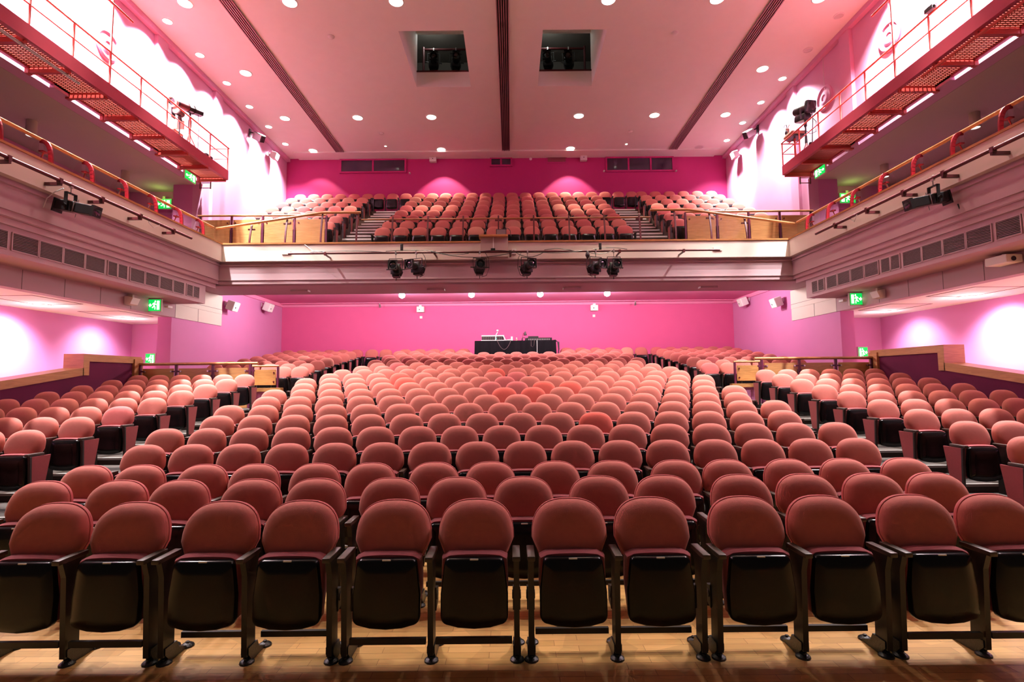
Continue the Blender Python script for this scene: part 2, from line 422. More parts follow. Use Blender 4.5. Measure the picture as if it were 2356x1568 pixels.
# low walls with oak capping between the stalls and the side aisles
for s in (-1, 1):
    n = NAME[s]; ys = 11.1 if s < 0 else 10.65
    zt = lambda y: 2.06-.155*(11.1-y)
    mb = MB(); cap = MB()
    A = lambda a, b, t: (sx(s,t), a, b)
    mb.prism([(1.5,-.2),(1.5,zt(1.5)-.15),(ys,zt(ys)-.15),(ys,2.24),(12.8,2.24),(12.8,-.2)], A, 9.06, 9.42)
    cap.prism([(1.5,zt(1.5)-.16),(1.5,zt(1.5)),(ys,zt(ys)),(ys,zt(ys)-.16)], A, 9.03, 9.46)
    cap.prism([(ys-.02,zt(ys)-.16),(ys-.02,2.36),(12.82,2.36),(12.82,2.2),(ys+.14,2.2),(ys+.14,zt(ys)-.16)], A, 9.03, 9.46)
    cap.prism([(12.55,1.75),(12.55,2.3),(12.84,2.3),(12.84,1.75)], A, 9.0, 9.48)
    w = struct('wall_'+n+'_low', mb, 'violet_shaded'); cap.build('capping', 'oak', w)

# ------------------------------------------------------------------ ceiling slots
for k, (x, y1, lab) in enumerate(((-6.95, 20.6, 'long striped slot grille in the ceiling, leftmost of three'), (-.14, 20.6, 'long striped slot grille down the middle of the ceiling'), (6.73, 20.6, 'long striped slot grille in the ceiling, rightmost of three'))):
    t = thing('slot_grille', lab, 'ceiling grille', (x, 0, CZ), 'slot grilles along the ceiling')
    mb = MB(); mb.box(-.15, .15, -1, y1, -.012, -.001); mb.build('backing', 'slot_dark', t)
    mb = MB()
    for j in range(6):
        xx = -.148+.0592*j; mb.box(xx-.013, xx+.013, -1, y1, -.05, -.004)
    mb.build('slats', 'slot_bar', t)

# ------------------------------------------------------------------ lights
def spot(name, loc, target, watts, size, blend, col=(1,.82,.62), r=.09):
    l = bpy.data.lights.new(name, 'SPOT'); l.energy = watts; l.spot_size = math.radians(size); l.spot_blend = blend
    l.color = col; l.shadow_soft_size = r
    o = bpy.data.objects.new(name, l); COL.objects.link(o); o.location = loc
    o.rotation_euler = (Vector(target)-Vector(loc)).to_track_quat('-Z','Y').to_euler()
    return o
def downlight(x, y, z, r, label, lamp='lamp_on', group=None, ring='white_paint'):
    t = thing('downlight', label, 'ceiling light', (x, y, z), group)
    mb = MB(); mb.lathe([(r*1.0,-.004),(r*1.0,-.02),(r*1.16,-.014),(r*1.2,-.002)], (0,0,0), n=24, cap=False); mb.build('trim_ring', ring, t, True)
    mb = MB(); mb.lathe([(r,-.006),(r*.98,-.012)], (0,0,0), n=24); mb.build('lens', lamp, t)
    return t
WARM = (1.0, .85, .66)
P_HOUSE, P_WASH, P_REAR, P_AISLE = 4700, 4200, 190, 600
xsx = (-8.02, -5.42, -2.78, 2.50, 5.21, 7.76)
colname = {0:'by the left wall', 1:'right of the left slot', 2:'left of the middle slot', 3:'right of the middle slot', 4:'left of the right slot', 5:'by the right wall'}
rows = {6.45:('frontmost', .03), 9.3:('out-of-view', .66), 12.2:('near', .72), 15.14:('shaft', .5), 17.88:('far', .28), 20.5:('rear-wall', .21)}
for y, (rn, pw) in rows.items():
    for k, x in enumerate(xsx):
        if rn == 'shaft' and k not in (0, 5): continue
        if rn == 'rear-wall' and k in (1, 4): continue
        if y < 11: 
            mb_lab = None
        off = (rn == 'rear-wall' and k == 5)
        where = {'frontmost':'above the front seats','out-of-view':'above the middle stalls','near':'in the nearest row','shaft':'beside the lantern shafts','far':'above the balcony seats','rear-wall':'close to the rear wall'}[rn]
        if y > 11:
            lab = ('unlit ' if off else 'bright ')+'ceiling downlight '+colname[k]+', '+where
            downlight(x, y, CZ, .17 if k not in (0, 5) else .16, lab, 'plate_white' if off else 'lamp_on', 'round house downlights')
        if not off and pw:
            e = P_HOUSE*pw*(.5 if k in (0, 5) else 1)
            spot('house_core', (x, y, CZ-.06), (x, y, 0), e, 40, 1.0, WARM, .10)
            spot('house_halo', (x, y, CZ-.06), (x, y, 0), e*(.5 if rn == 'rear-wall' else .07), 88, .05, WARM, .10)
# wall washers
for s in (-1, 1):
    for k in range(-4, 7):
        y = 12.84+1.41*k
        if y > 21: continue
        x = -8.88 if s < 0 else 8.64
        off = s > 0 and k in (0, 1)
        if y > 12.5:
            wl = ['first','second','third','fourth','fifth','sixth','seventh'][k]
            downlight(x, y, CZ, .11, ('unlit' if off else 'small bright')+' downlight by the '+NAME[s]+' wall, '+wl+' from the front', 'plate_white' if off else 'lamp_white', 'small wall washing downlights')
        if not off:
            spot('wash_spot', (x, y, CZ-.05), (x+s*.06, y, CZ-1), P_WASH*(1 if y < 14.5 else .5), 112, 1.0, (1, .92, .92), .08)
# rear stalls lamps, under the balcony
for k, x in enumerate((-3.89, -1.40, 1.06, 3.46)):
    t = thing('globe_lamp', 'dazzling ceiling lamp under the balcony, '+ORD[k+1]+' from the left in its row of four', 'lamp', (x*.924, 16.95, 4.72), 'dazzling lamps under the balcony')
    mb = MB(); mb.lathe([(.09,0),(.09,-.03),(.05,-.05)], (0,0,0), n=16); mb.build('base', 'white_paint', t, True)
    mb = MB(); mb.lathe([(.02,-.05),(.07,-.11),(.105,-.18),(.09,-.245),(.02,-.285)], (0,0,0), n=16); mb.build('bulb', 'lamp_star', t, True)
    l = bpy.data.lights.new('rear_point', 'POINT'); l.energy = P_REAR; l.color = (1,.92,.90); l.shadow_soft_size = .1
    o = bpy.data.objects.new('rear_point', l); COL.objects.link(o); o.location = (x*.924, 16.95, 4.41)
for x in (-6.6, 6.35):
    l = bpy.data.lights.new('rear_point', 'POINT'); l.energy = P_REAR; l.color = (1,.92,.90); l.shadow_soft_size = .1
    o = bpy.data.objects.new('rear_point', l); COL.objects.link(o); o.location = (x, 16.2, 4.52)
# side aisles
for s in (-1, 1):
    for k, y in enumerate((5.9, 8.6, 11.25, 13.75)):
        x = sx(s, 10.12)
        if y > 11: downlight(x, y, 3.45, .15, 'round white downlight in the '+NAME[s]+' side aisle ceiling, '+('nearer the stage' if y < 12 else 'nearer the end wall'), 'lamp_white', 'round downlights in the side aisles')
        spot('aisle_spot', (x, y, 3.40), (x+s*.80, y, 2.1), P_AISLE*(1.4 if y < 12 else .6), 112, 1.0, (1,.9,.97), .1)
        l = bpy.data.lights.new('aisle_fill', 'POINT'); l.energy = 13; l.color = (1,.9,.95); l.shadow_soft_size = .1  # added fill below each downlight, brightens the aisle ceiling and wall top
        o = bpy.data.objects.new('aisle_fill', l); COL.objects.link(o); o.location = (x, y, 3.24)
    for k, y in enumerate((11.55, 14.45)):
        t = thing('canister_light', 'grey cylindrical lamp on the '+NAME[s]+' gallery ceiling, '+('the nearer one' if k == 0 else 'the one by the exit sign'), 'lamp', (sx(s,10.9), y, 7.78), 'cylindrical gallery lamps')
        mb = MB(); mb.lathe([(.105,0),(.105,-.36),(.095,-.36),(.09,-.33)], (0,0,0), n=20, cap=False); mb.build('housing', 'taupe_plaster', t, True)
        mb = MB(); mb.lathe([(.095,-.345),(.09,-.35)], (0,0,0), n=20); mb.build('lens', 'lamp_dim', t)
        spot('gallery_spot', (sx(s,10.9), y, 7.40), (sx(s,10.9), y, 5), 260, 155, .6, (1,.86,.8), .1)
w = bpy.data.worlds.new('world'); SC.world = w; w.use_nodes = True
w.node_tree.nodes['Background'].inputs['Color'].default_value = (1, .93, .92, 1)
w.node_tree.nodes['Background'].inputs['Strength'].default_value = .04
exec_after = []

# ------------------------------------------------------------------ theatre seats
def outline(hw_b=.194, hw=.243, z0=.575, zs=.70, zt=.932, n=11, ex=2.6):
    """half-dome outline of a seat back, counted round from bottom left over the top"""
    pts = []
    for i in range(3):
        t = i/3; pts.append((-(hw_b+(hw-hw_b)*t), z0+.02+(zs-z0-.02)*t))
    for i in range(2*n+1):
        a = PI-PI*i/(2*n); c, s_ = math.cos(a), math.sin(a)
        pts.append((hw*math.copysign(abs(c)**(2/ex), c), zs+(zt-zs)*abs(s_)**(2/ex)))
    for i in range(3):
        t = 1-(i+1)/3; pts.append(((hw_b+(hw-hw_b)*t), z0+.02+(zs-z0-.02)*t))
    pts.append((hw_b-.05, z0)); pts.append((0, z0-.006)); pts.append((-hw_b+.05, z0))
    return pts
def dome(pts, rings, cz=.74, lean=.21, closed=True):
    mb = MB(); n = len(pts); vs = []; fs = []
    for sc, y in rings:
        for x, z in pts:
            zz = cz+(z-cz)*sc
            vs.append((x*sc, y+(zz-.93)*lean, zz))
    for j in range(len(rings)-1):
        for i in range(n): fs.append((j*n+i, j*n+(i+1)%n, (j+1)*n+(i+1)%n, (j+1)*n+i))
    o = len(vs); vs.append((0, rings[0][1]+(cz-.93)*lean, cz)); vs.append((0, rings[-1][1]+(cz-.93)*lean, cz))
    for i in range(n):
        fs.append((o, (i+1)%n, i)); b = (len(rings)-1)*n; fs.append((o+1, b+i, b+(i+1)%n))
    mb.add(vs, fs); return mb
RB_HI = [(.35,-.073),(.62,-.069),(.80,-.060),(.91,-.046),(.97,-.028),(1.0,-.004),(1.0,.012),(.97,.024),(.6,.03)]
RB_LO = [(.5,-.071),(.82,-.058),(.95,-.034),(1.0,-.002),(.97,.022),(.6,.028)]
M = {}
for c in ('salmon','coral','rose','faded'):
    M['back_'+c] = dome(outline(), RB_HI).mesh('backrest', 'fabric_'+c, True)
    M['back_'+c].polygons.foreach_set('use_smooth', [True]*len(M['back_'+c].polygons))
M['backshell'] = dome(outline(.200,.2475,.57,.70,.939), [(.97,.010),(.995,.012),(1.0,.022),(.99,.036),(.9,.042)]).mesh('back_shell', 'fabric_rose', True)
def cushion_mb():
    mb = MB(); n = 10
    vs = []; fs = []
    prof = [(-.195,.96),(-.17,1.0),(-.12,1.0),(-.085,.9)]      # y, scale
    ring = []
    hw, z0, z1 = .205, .245, .638
    for i in range(n+1):                                        # crowned top edge
        x = -hw+2*hw*i/n; ring.append((x, z1+.016*(1-(abs(x)/hw)**3)-(.012 if i in (0,n) else 0)))
    ring += [(hw+.004,.45),(hw-.015,z0+.02),(hw-.05,z0),(-hw+.05,z0),(-hw+.015,z0+.02),(-hw-.004,.45)]
    m = len(ring); cz = .44
    for y, sc in prof:
        for x, z in ring: vs.append((x*sc, y, cz+(z-cz)*sc))
    for j in range(len(prof)-1):
        for i in range(m): fs.append((j*m+i, j*m+(i+1)%m, (j+1)*m+(i+1)%m, (j+1)*m+i))
    fs += [tuple(reversed(range(m))), tuple(range((len(prof)-1)*m, len(prof)*m))]
    return mb.add(vs, fs)
M['cushion'] = cushion_mb().mesh('seat_cushion', 'cushion_rose', 50)
def shell_mb(hi=True):
    mb = MB(); ring = []
    hwt, hwb, z0, z1, r = .186, .207, .222, .630, .035
    k = 5 if hi else 2
    def corner(cx, cz, a0, a1, rr):
        for i in range(k+1):
            a = a0+(a1-a0)*i/k; ring.append((cx+rr*math.cos(a), cz+rr*math.sin(a)))
    corner(-hwt+r, z1-r, PI, PI/2, r); corner(hwt-r, z1-r, PI/2, 0, r)
    ring.append((hwb,.42))
    corner(hwb-.05, z0+.066, 0, -PI/2.6, .05)
    for x in ((.10, 0, -.10) if hi else (0,)): ring.append((x, z0-.008+.03*(x/.2)**2))
    corner(-hwb+.05, z0+.066, -PI+PI/2.6, -PI, .05)
    ring.append((-hwb,.42))
    m = len(ring); vs = []; fs = []; cz = .42
    for y, sc in ((-.196,1.0),(-.222,1.0),(-.234,.985),(-.242,.95),(-.249,.6)):
        for x, z in ring:
            zz = cz+(z-cz)*sc; vs.append((x*sc, y+(zz-.42)*.03, zz))
    for j in range(4):
        for i in range(m): fs.append((j*m+i, j*m+(i+1)%m, (j+1)*m+(i+1)%m, (j+1)*m+i))
    fs += [tuple(reversed(range(m))), tuple(range(4*m, 5*m))]
    return mb.add(vs, fs)
M['shell'] = shell_mb().mesh('seat_shell', 'black_gloss', 60)
mb = MB(); mb.bbox(-.026,.026,-.2345,-.2290,.6135,.6295,.002); M['plate'] = mb.mesh('seat_plate', 'plate_white')
mb = MB(); mb.box(-.018,-.003,-.2362,-.2344,.6175,.6255); mb.box(.003,.018,-.2362,-.2344,.6175,.6255); M['digits'] = mb.mesh('digits', 'dark_metal')
mb = MB(); mb.bbox(-.024,.024,-.30,-.075,.632,.662,.006); M['arm'] = mb.mesh('armrest', 'arm_wood', 30)
def standard_mb():
    mb = MB()
    mb.prism([(-.215,.05),(-.11,.05),(-.125,.54),(-.085,.635),(-.265,.635),(-.235,.54)], lambda a,b,t: (t,a,b), -.017, .017)
    mb.prism([(-.13,.28),(-.04,.31),(-.04,.40),(-.13,.42)], lambda a,b,t: (t,a,b), -.024, .024)
    mb.cyl((-.028,-.09,.36),(.028,-.09,.36),.028,n=8)
    return mb
M['standard'] = standard_mb().mesh('standard', 'dark_metal')
def foot_mb():
    mb = MB()
    mb.lathe([(.045,0),(.043,.010),(.030,.020),(.012,.024)], (0,-.175,0), n=12)
    mb.lathe([(.042,0),(.040,.010),(.026,.020),(.012,.024)], (.012,.035,0), n=12)
    mb.prism([(-.18,.004),(-.175,.03),(-.205,.06),(-.205,.10),(-.095,.10),(-.07,.05),(-.0,.022),(.03,.004)], lambda a,b,t: (t,a,b), -.024, .024)
    mb.cyl((0,-.185,.018),(0,-.185,.032),.012,n=6); mb.cyl((.012,.035,.018),(.012,.035,.032),.012,n=6)
    return mb
M['foot'] = foot_mb().mesh('foot', 'cast_iron', 40)
def panel_mb(s):
    mb = MB(); mb.prism([(-.24,.13),(-.085,.13),(.005,.625),(-.265,.625)], lambda a,b,t: (s*t,a,b), .019, .034)
    return mb
def panel_edge_mb(s):
    mb = MB(); mb.prism([(-.262,.12),(-.238,.12),(-.263,.628),(-.287,.628)], lambda a,b,t: (s*t,a,b), .012, .040)
    return mb
for s in (-1,1):
    M['panel%d'%s] = panel_mb(s).mesh('end_panel', 'cushion_rose'); M['edge%d'%s] = panel_edge_mb(s).mesh('panel_edge', 'dark_metal')
def bar_mesh(w, y, z):
    key = ('bar', round(w,2), y, z)
    if key not in M:
        mb = MB(); mb.box(-w/2+.03, w/2-.03, y-.012, y+.012, z, z+.036); M[key] = mb.mesh('crossbar', 'dark_metal')
    return M[key]

# neighbours' colours that differ in the photo: (pixel x, row) -> fabric
ODD = {(929,11):'coral',(1272,10):'coral',(1315,10):'coral',(1157,9):'coral',(1223,9):'coral',(1157,13):'coral',(1371,6):'coral',
       (1126,10):'rose',(1189,10):'rose',(1162,11):'rose',(1187,12):'rose',(285,7):'rose',(930,12):'coral'}
def seat_colour(x, y, r):
    px = 1178+x/y*F
    for (p, rr), c in ODD.items():
        if rr == r and abs(px-p) < .27/y*F: return c
    return 'salmon'
COLWORD = {'salmon':'salmon', 'coral':'coral-red', 'rose':'dusky rose', 'faded':'faded pale'}
def make_seat(x, r, label, group, lo, ro, colour, detail, arm_l=True, arm_r=False, end_l=False, end_r=False, bar=None):
    y, z = rowy(r), rowz(r)
    t = thing('theatre_seat', label, 'seat', (x, y, z), group)
    inst('backrest', M['back_'+colour], t); inst('seat_cushion', M['cushion'], t)
    sh = inst('seat_shell', M['shell'], t)
    if detail:
        inst('back_shell', M['backshell'], t)
        pl = inst('seat_plate', M['plate'], sh)
    for use, dx, en, sgn in ((arm_l, -lo, end_l, -1), (arm_r, ro, end_r, 1)):
        if not use: continue
        inst('armrest', M['arm'], t, (dx,0,0))
        st = inst('standard', M['standard'], t, (dx,0,0))
        if detail: inst('foot', M['foot'], st)
        if en:
            p = inst('end_panel', M['panel%d'%sgn], t, (dx,0,0)); inst('panel_edge', M['edge%d'%sgn], p)
    if bar:
        b = inst('crossbar', bar_mesh(lo+ro, bar[0], bar[1]), t, ((ro-lo)/2,0,0))
    return t

R1 = [-4.16,-3.63,-3.02,-2.5,-1.91,-1.39,-.78,-.24,.37,.91,1.53,2.05,2.65,3.17]
R2 = [-3.81,-3.19,-2.69,-2.11,-1.59,-.99,-.45,.09,.70,1.23,1.85,2.38,2.92,3.44]
R3 = [-4.08,-3.57,-2.97,-2.47,-1.89,-1.36,-.75,-.21,.41,.96,1.57,2.07,2.66,3.2,3.79]
def clusters(xs, gap=.555):
    out = [[xs[0]]]
    for a, b in zip(xs, xs[1:]):
        if b-a > gap: out.append([b])
        else: out[-1].append(b)
    return out
for r, xs in ((1,R1),(2,R2),(3,R3)):
    k = 0
    first = 1 if r == 1 else 0
    for ci, cl in enumerate(clusters(xs)):
        for j, x in enumerate(cl):
            gl = min([x-q for q in xs if q < x-.1] or [.7]); gr = min([q-x for q in xs if q > x+.1] or [.7])
            lo = gl/2 if j else min(.262, gl/2-.045)
            ro = gr/2 if j+1 < len(cl) else min(.262, gr/2-.045)
            c = seat_colour(x, rowy(r), r)
            vis = 1178+(x+.24)/(rowy(r)-.2)*F > 0 and 1178+(x-.24)/(rowy(r)-.2)*F < 2356
            if not vis: continue
            k += 1
            if r == 1: lab = 'folded %s theatre seat with black shell, %s from the left in the front row' % (COLWORD[c], ORD[k])
            else: lab = '%s theatre seat, %s from the left in the %s row of the centre block' % (COLWORD[c], ORD[k], ORD[r])
            low = r == 1 and ci in (0, 1, 3, 6)
            make_seat(x, r, lab, '%s row of seats in the centre block' % ('front' if r == 1 else ORD[r]), lo, ro, c, True,
                      True, j == len(cl)-1, bar=((-.20,.115) if low else (-.055,.10)))
CENT = {4:(-4.08,3.84,16),5:(-4.37,4.11,17),6:(-4.16,3.86,16),7:(-4.42,4.14,17),8:(-4.21,3.89,16),9:(-4.44,4.17,17),10:(-4.21,3.89,16),
        11:(-4.47,4.18,17),12:(-4.22,3.92,16),13:(-4.19,3.95,16),14:(-3.93,3.72,15),15:(-3.71,3.45,14),16:(-3.98,3.71,15),17:(-3.71,3.48,14),
        18:(-3.96,3.74,15),19:(-3.71,3.51,14),20:(-3.96,3.73,15),21:(-3.91,3.67,15)}
def lin(a, b, n): return [a+(b-a)*i/(n-1) for i in range(n)]
for r in range(4, 14):
    a, b, n = CENT[r]; xs = lin(a, b, n); p = (b-a)/(n-1)
    for k, x in enumerate(xs):
        c = seat_colour(x, rowy(r), r)
        make_seat(x, r, '%s theatre seat, %s from the left in the %s row of the centre block' % (COLWORD[c], ORD[k+1], ORD[r]),
                  '%s row of seats in the centre block' % ORD[r], p/2, p/2, c, False, True, k == n-1, k == 0, k == n-1)
EXTRA = []
for s in (-1, 1):
    for r in range(4, 13):
        xi, xo = (-6.12-.012*(r-5), -8.68) if s < 0 else (5.75+.022*(r-4), 8.47)
        xs = lin(xi, xo, 6); p = abs(xo-xi)/5
        for k, x in enumerate(xs):
            pxl = 1178+(x+.25*(1 if s < 0 else -1))/rowy(r)*F
            if pxl < 0 or pxl > 2356:
                EXTRA.append((x, rowy(r), rowz(r), p, True, s > 0 and k == 5)); continue
            c = seat_colour(x, rowy(r), r)
            pos = 'aisle-end theatre seat' if k == 0 else 'theatre seat, %s from the aisle' % ORD[k+1]
            lab = '%s %s, %s row of the %s-hand block' % (COLWORD[c], pos, ORD[r-3], NAME[s])
            make_seat(x, r, lab, '%s row of seats in the %s-hand block' % (ORD[r-3], NAME[s]), p/2, p/2, c, False,
                      True if s > 0 else True, (s < 0 and k == 0) or (s > 0 and k == 5), s > 0 and k == 0, s < 0 and k == 0)

# the many seats beyond: rear stalls and balcony, one object
def lowpoly_seat():
    parts = []
    parts.append((0, dome(outline(n=6), RB_LO)))
    parts.append((1, cushion_mb())); parts.append((2, shell_mb(False)))
    return parts
LOW = lowpoly_seat()
far = MB()
def far_seat(x, y, z, p, arm_l=True, arm_r=False, panel=0, fab=0):
    off = lambda mbx, ci: (setattr(far, 'cur', ci), far.add([(a+x, b+y, c+z) for a,b,c in mbx.v], mbx.f))
    for ci, mbx in LOW: off(mbx, fab if ci == 0 else ci)
    for use, dx in ((arm_l, -p/2), (arm_r, p/2)):
        if use:
            far.cur = 3; far.box(x+dx-.027, x+dx+.027, y-.29, y+.02, z+.632, z+.662)
            far.cur = 4; far.box(x+dx-.017, x+dx+.017, y-.22, y-.08, z+.02, z+.632)
    if panel:
        far.cur = 1; e = panel_mb(panel); far.add([(a+x+panel*p/2, b+y, c+z) for a,b,c in e.v], e.f)
        far.cur = 4; e = panel_edge_mb(panel); far.add([(a+x+panel*p/2, b+y, c+z) for a,b,c in e.v], e.f)
    far.cur = 0
def far_row(a, b, n, y, z, panels=(0,0), skip=None):
    xs = lin(a, b, n); p = abs(b-a)/(n-1)
    for k, x in enumerate(xs):
        if skip and skip[0] < x < skip[1]: continue
        f = random.random(); fab = 5 if f > .93 else (6 if f > .88 else 0)
        far_seat(x, y, z, p, True, k == n-1, panels[0] if k == 0 else (panels[1] if k == n-1 else 0), fab)
DX0, DX1 = -1.62, 1.92
for e in EXTRA: far_seat(*e)
for r in range(14, 22):
    a, b, n = CENT[r]; far_row(a, b, n, rowy(r), rowz(r), (0,0), (DX0, DX1) if r >= 20 else None)
    xl = -5.55 if r == 14 else -5.70; xr = 5.20 if r == 14 else 5.38
    if r == 14: xl2, xr2 = -5.99, 5.72
    if r == 14:
        far_row(-5.99, -5.55, 2, rowy(r), rowz(r), (0,1)); far_row(5.22, 5.72, 2, rowy(r), rowz(r), (-1,0))
    else:
        far_row(-8.24, xl, 6, rowy(r), rowz(r), (0,1)); far_row(xr, 8.0, 6, rowy(r), rowz(r), (-1,0))
far_row(-5.14, -4.62, 2, rowy(21), rowz(21)); far_row(4.28, 4.80, 2, rowy(21), rowz(21))
for i in range(1, 9):
    if i < 8: far_row(-3.76+.01*i, 3.38+.004*i, 14, baly(i), balz(i))
    else: far_row(-5.30, 4.96, 20, baly(i), balz(i))
    if i >= 2:
        far_row(-8.52, -5.62-.02*i, 6, baly(i), balz(i), (0,1)); far_row(5.20+.02*i, 8.22, 6, baly(i), balz(i), (-1,0))
o = far.build('theatre_seats', ['fabric_salmon','cushion_rose','black_gloss','arm_wood','dark_metal','fabric_rose','fabric_faded'], None, 45)
tag(o, 'rows of small salmon theatre seats in the rear stalls and up on the balcony', 'seats', None, 'stuff')
print('seats far verts', len(far.v))
# ------------------------------------------------------------------ catwalks
def ngon(cx, cz, rx, rz, n=20): return [(cx+rx*math.cos(2*PI*i/n), cz+rz*math.sin(2*PI*i/n)) for i in range(n)]
CW_Y = [15.2-.92*k for k in range(14)]
for s in (-1, 1):
    n = NAME[s]
    t = thing('catwalk', 'red steel lighting catwalk with mesh floor along the %s wall' % n, 'catwalk', (sx(s,9.28), 15.2, 7.9), 'steel catwalks on the side walls')
    L = lambda x: s*(x-9.28)                                             # local x from hall half-width
    X0 = lambda mbx, a, b, y0, y1, z0, z1: mbx.box(L(a), L(b), y0-15.2, y1-15.2, z0-7.9, z1-7.9)
    mb = MB(); X0(mb, 8.37, 8.42, 3.2, 15.22, 7.80, 8.08); X0(mb, 8.42, 8.47, 3.2, 15.22, 7.80, 7.815); X0(mb, 8.38, 9.26, 15.18, 15.22, 7.80, 7.90); mb.build('outer_beam', 'catwalk_red', t)
    mb = MB(); X0(mb, 9.2, 9.275, 3.2, 15.2, 7.84, 7.92); mb.build('wall_angle', 'catwalk_red', t)
    for k, y in enumerate(CW_Y):
        mb = MB(); X0(mb, 8.44, 9.275, y-.035, y+.035, 7.75, 7.865); X0(mb, 9.2, 9.278, y-.045, y+.045, 7.74, 7.88); mb.build('bracket', 'rail_coral', t)
        if k+1 < len(CW_Y):
            y1 = CW_Y[k+1]; mb = MB(); nb = 18
            for i in range(nb):
                yy = y1+(y-y1)*(i+.5)/nb
                mb.box(L(8.45), L(9.2), yy-.018-15.2, yy+.018-15.2, -.025, .0)
            for i in range(9):
                xx = 8.47+.09*i; mb.box(L(xx-.012), L(xx+.012), y1-15.2, y-15.2, -.02, .006)
            mb.build('grating_panel', 'grating_red', t)
        top = CZ if k in (5, 9, 13) else 8.76
        mb = MB(); mb.cyl((L(8.395), y-15.2, 8.1-7.9), (L(8.395), y-15.2, top-7.9), .020 if top < 9 else .024, n=8); mb.build('post' if top < 9 else 'hanger', 'rail_coral', t, True)
    mb = MB(); mb.tube([(L(8.395), 3.2-15.2, 8.79-7.9), (L(8.395), .05, 8.79-7.9), (L(8.95), .05, 8.79-7.9)], .022, 8); mb.build('top_rail', 'rail_coral', t, True)
    mb = MB(); mb.tube([(L(8.395), 3.2-15.2, 8.46-7.9), (L(8.395), .03, 8.46-7.9), (L(8.85), .03, 8.46-7.9)], .015, 8); mb.build('mid_rail', 'rail_coral', t, True)
    mb = MB()
    for xx in (8.93, 9.24): mb.box(L(xx-.014), L(xx+.014), .06, .09, 7.55-7.9, .05)
    for zz in (7.57, 7.73): mb.box(L(8.93), L(9.24), .065, .085, zz-7.9, zz-7.9+.02)
    mb.build('ladder_end', 'burgundy', t)
    o = MB().cyl((0,-5,0), (0,0,0), .03, n=10).build('hanging_pipe', 'silver' if s < 0 else 'rail_coral', None, True, (s*8.62 if s < 0 else 8.32, 9.98, 7.72))
    tag(o, 'straight pipe hung below the %s catwalk, its end showing by the mesh' % n, 'pipe', 'pipes hung beside the catwalks')
    o = MB().cyl((0,-6,0), (0,0,0), .026, n=10).build('hanging_pipe', 'rail_coral', None, True, (sx(s,8.31), 11.06, 9.80))
    tag(o, 'straight coral pipe hung high above the %s catwalk rail' % n, 'pipe', 'pipes hung beside the catwalks')

# ------------------------------------------------------------------ balustrades
def glass_quad(p, parent, th=.010):
    """p: four 3d corners (a,b,c,d); thin pane with thickness along its normal"""
    p = [Vector(q) for q in p]; nrm = (p[1]-p[0]).cross(p[3]-p[0]).normalized()*th/2
    mb = MB(); mb.add([q-nrm for q in p]+[q+nrm for q in p], [(0,3,2,1),(4,5,6,7),(0,1,5,4),(1,2,6,5),(2,3,7,6),(3,0,4,7)])
    return mb.build('glass_panel', 'clear_glass', parent)
for s in (-1, 1):
    n = NAME[s]
    t = thing('gallery_balustrade', 'glass gallery balustrade with oak handrail and curved red posts, %s side' % n, 'balustrade', (sx(s,PW), 13.9, 5.5), 'curved glass balustrades')
    mb = MB(); mb.tube([(s*.24, -10.5, .44), (s*.24, -.02, .44)], .034, 10); mb.build('handrail', 'oak_rail', t, True)
    ys = [13.1-.885*k for k in range(11)]
    for k, y in enumerate(ys):
        ly = y-13.9
        mb = MB(); prof = []
        for i in range(9):
            u = i/8; prof.append((s*(.035+.20*u**2.2), ly, .0+.41*math.sin(u*PI/2)**.9))
        poly = []
        for i in range(len(prof)-1):
            a, b = Vector(prof[i]), Vector(prof[i+1]); d = (b-a).normalized(); nn = Vector((d.z,0,-d.x))
            mb.obox((a+b)/2, d, (0,1,0), nn, (b-a).length/2+.004, .014, .036)
        p = mb.build('post', 'rail_red', t)
        cl = MB(); cl.box(s*.13, s*.21, ly-.055, ly+.055, .20, .225); cl.cyl((s*.17,ly,.21), (s*.25,ly,.0), .012, n=6); cl.build('glass_clamp', 'rail_red', p)
        if k+1 < len(ys):
            y1 = ys[k+1]-13.9
            glass_quad([(s*.19, ly-.05, .02), (s*.19, y1+.05, .02), (s*.22, y1+.05, .38), (s*.22, ly-.05, .38)], t)
    glass_quad([(s*.19, -.06, .02), (s*.19, ys[0]-13.9+.05, .02), (s*.22, ys[0]-13.9+.05, .38), (s*.22, -.06, .38)], t)

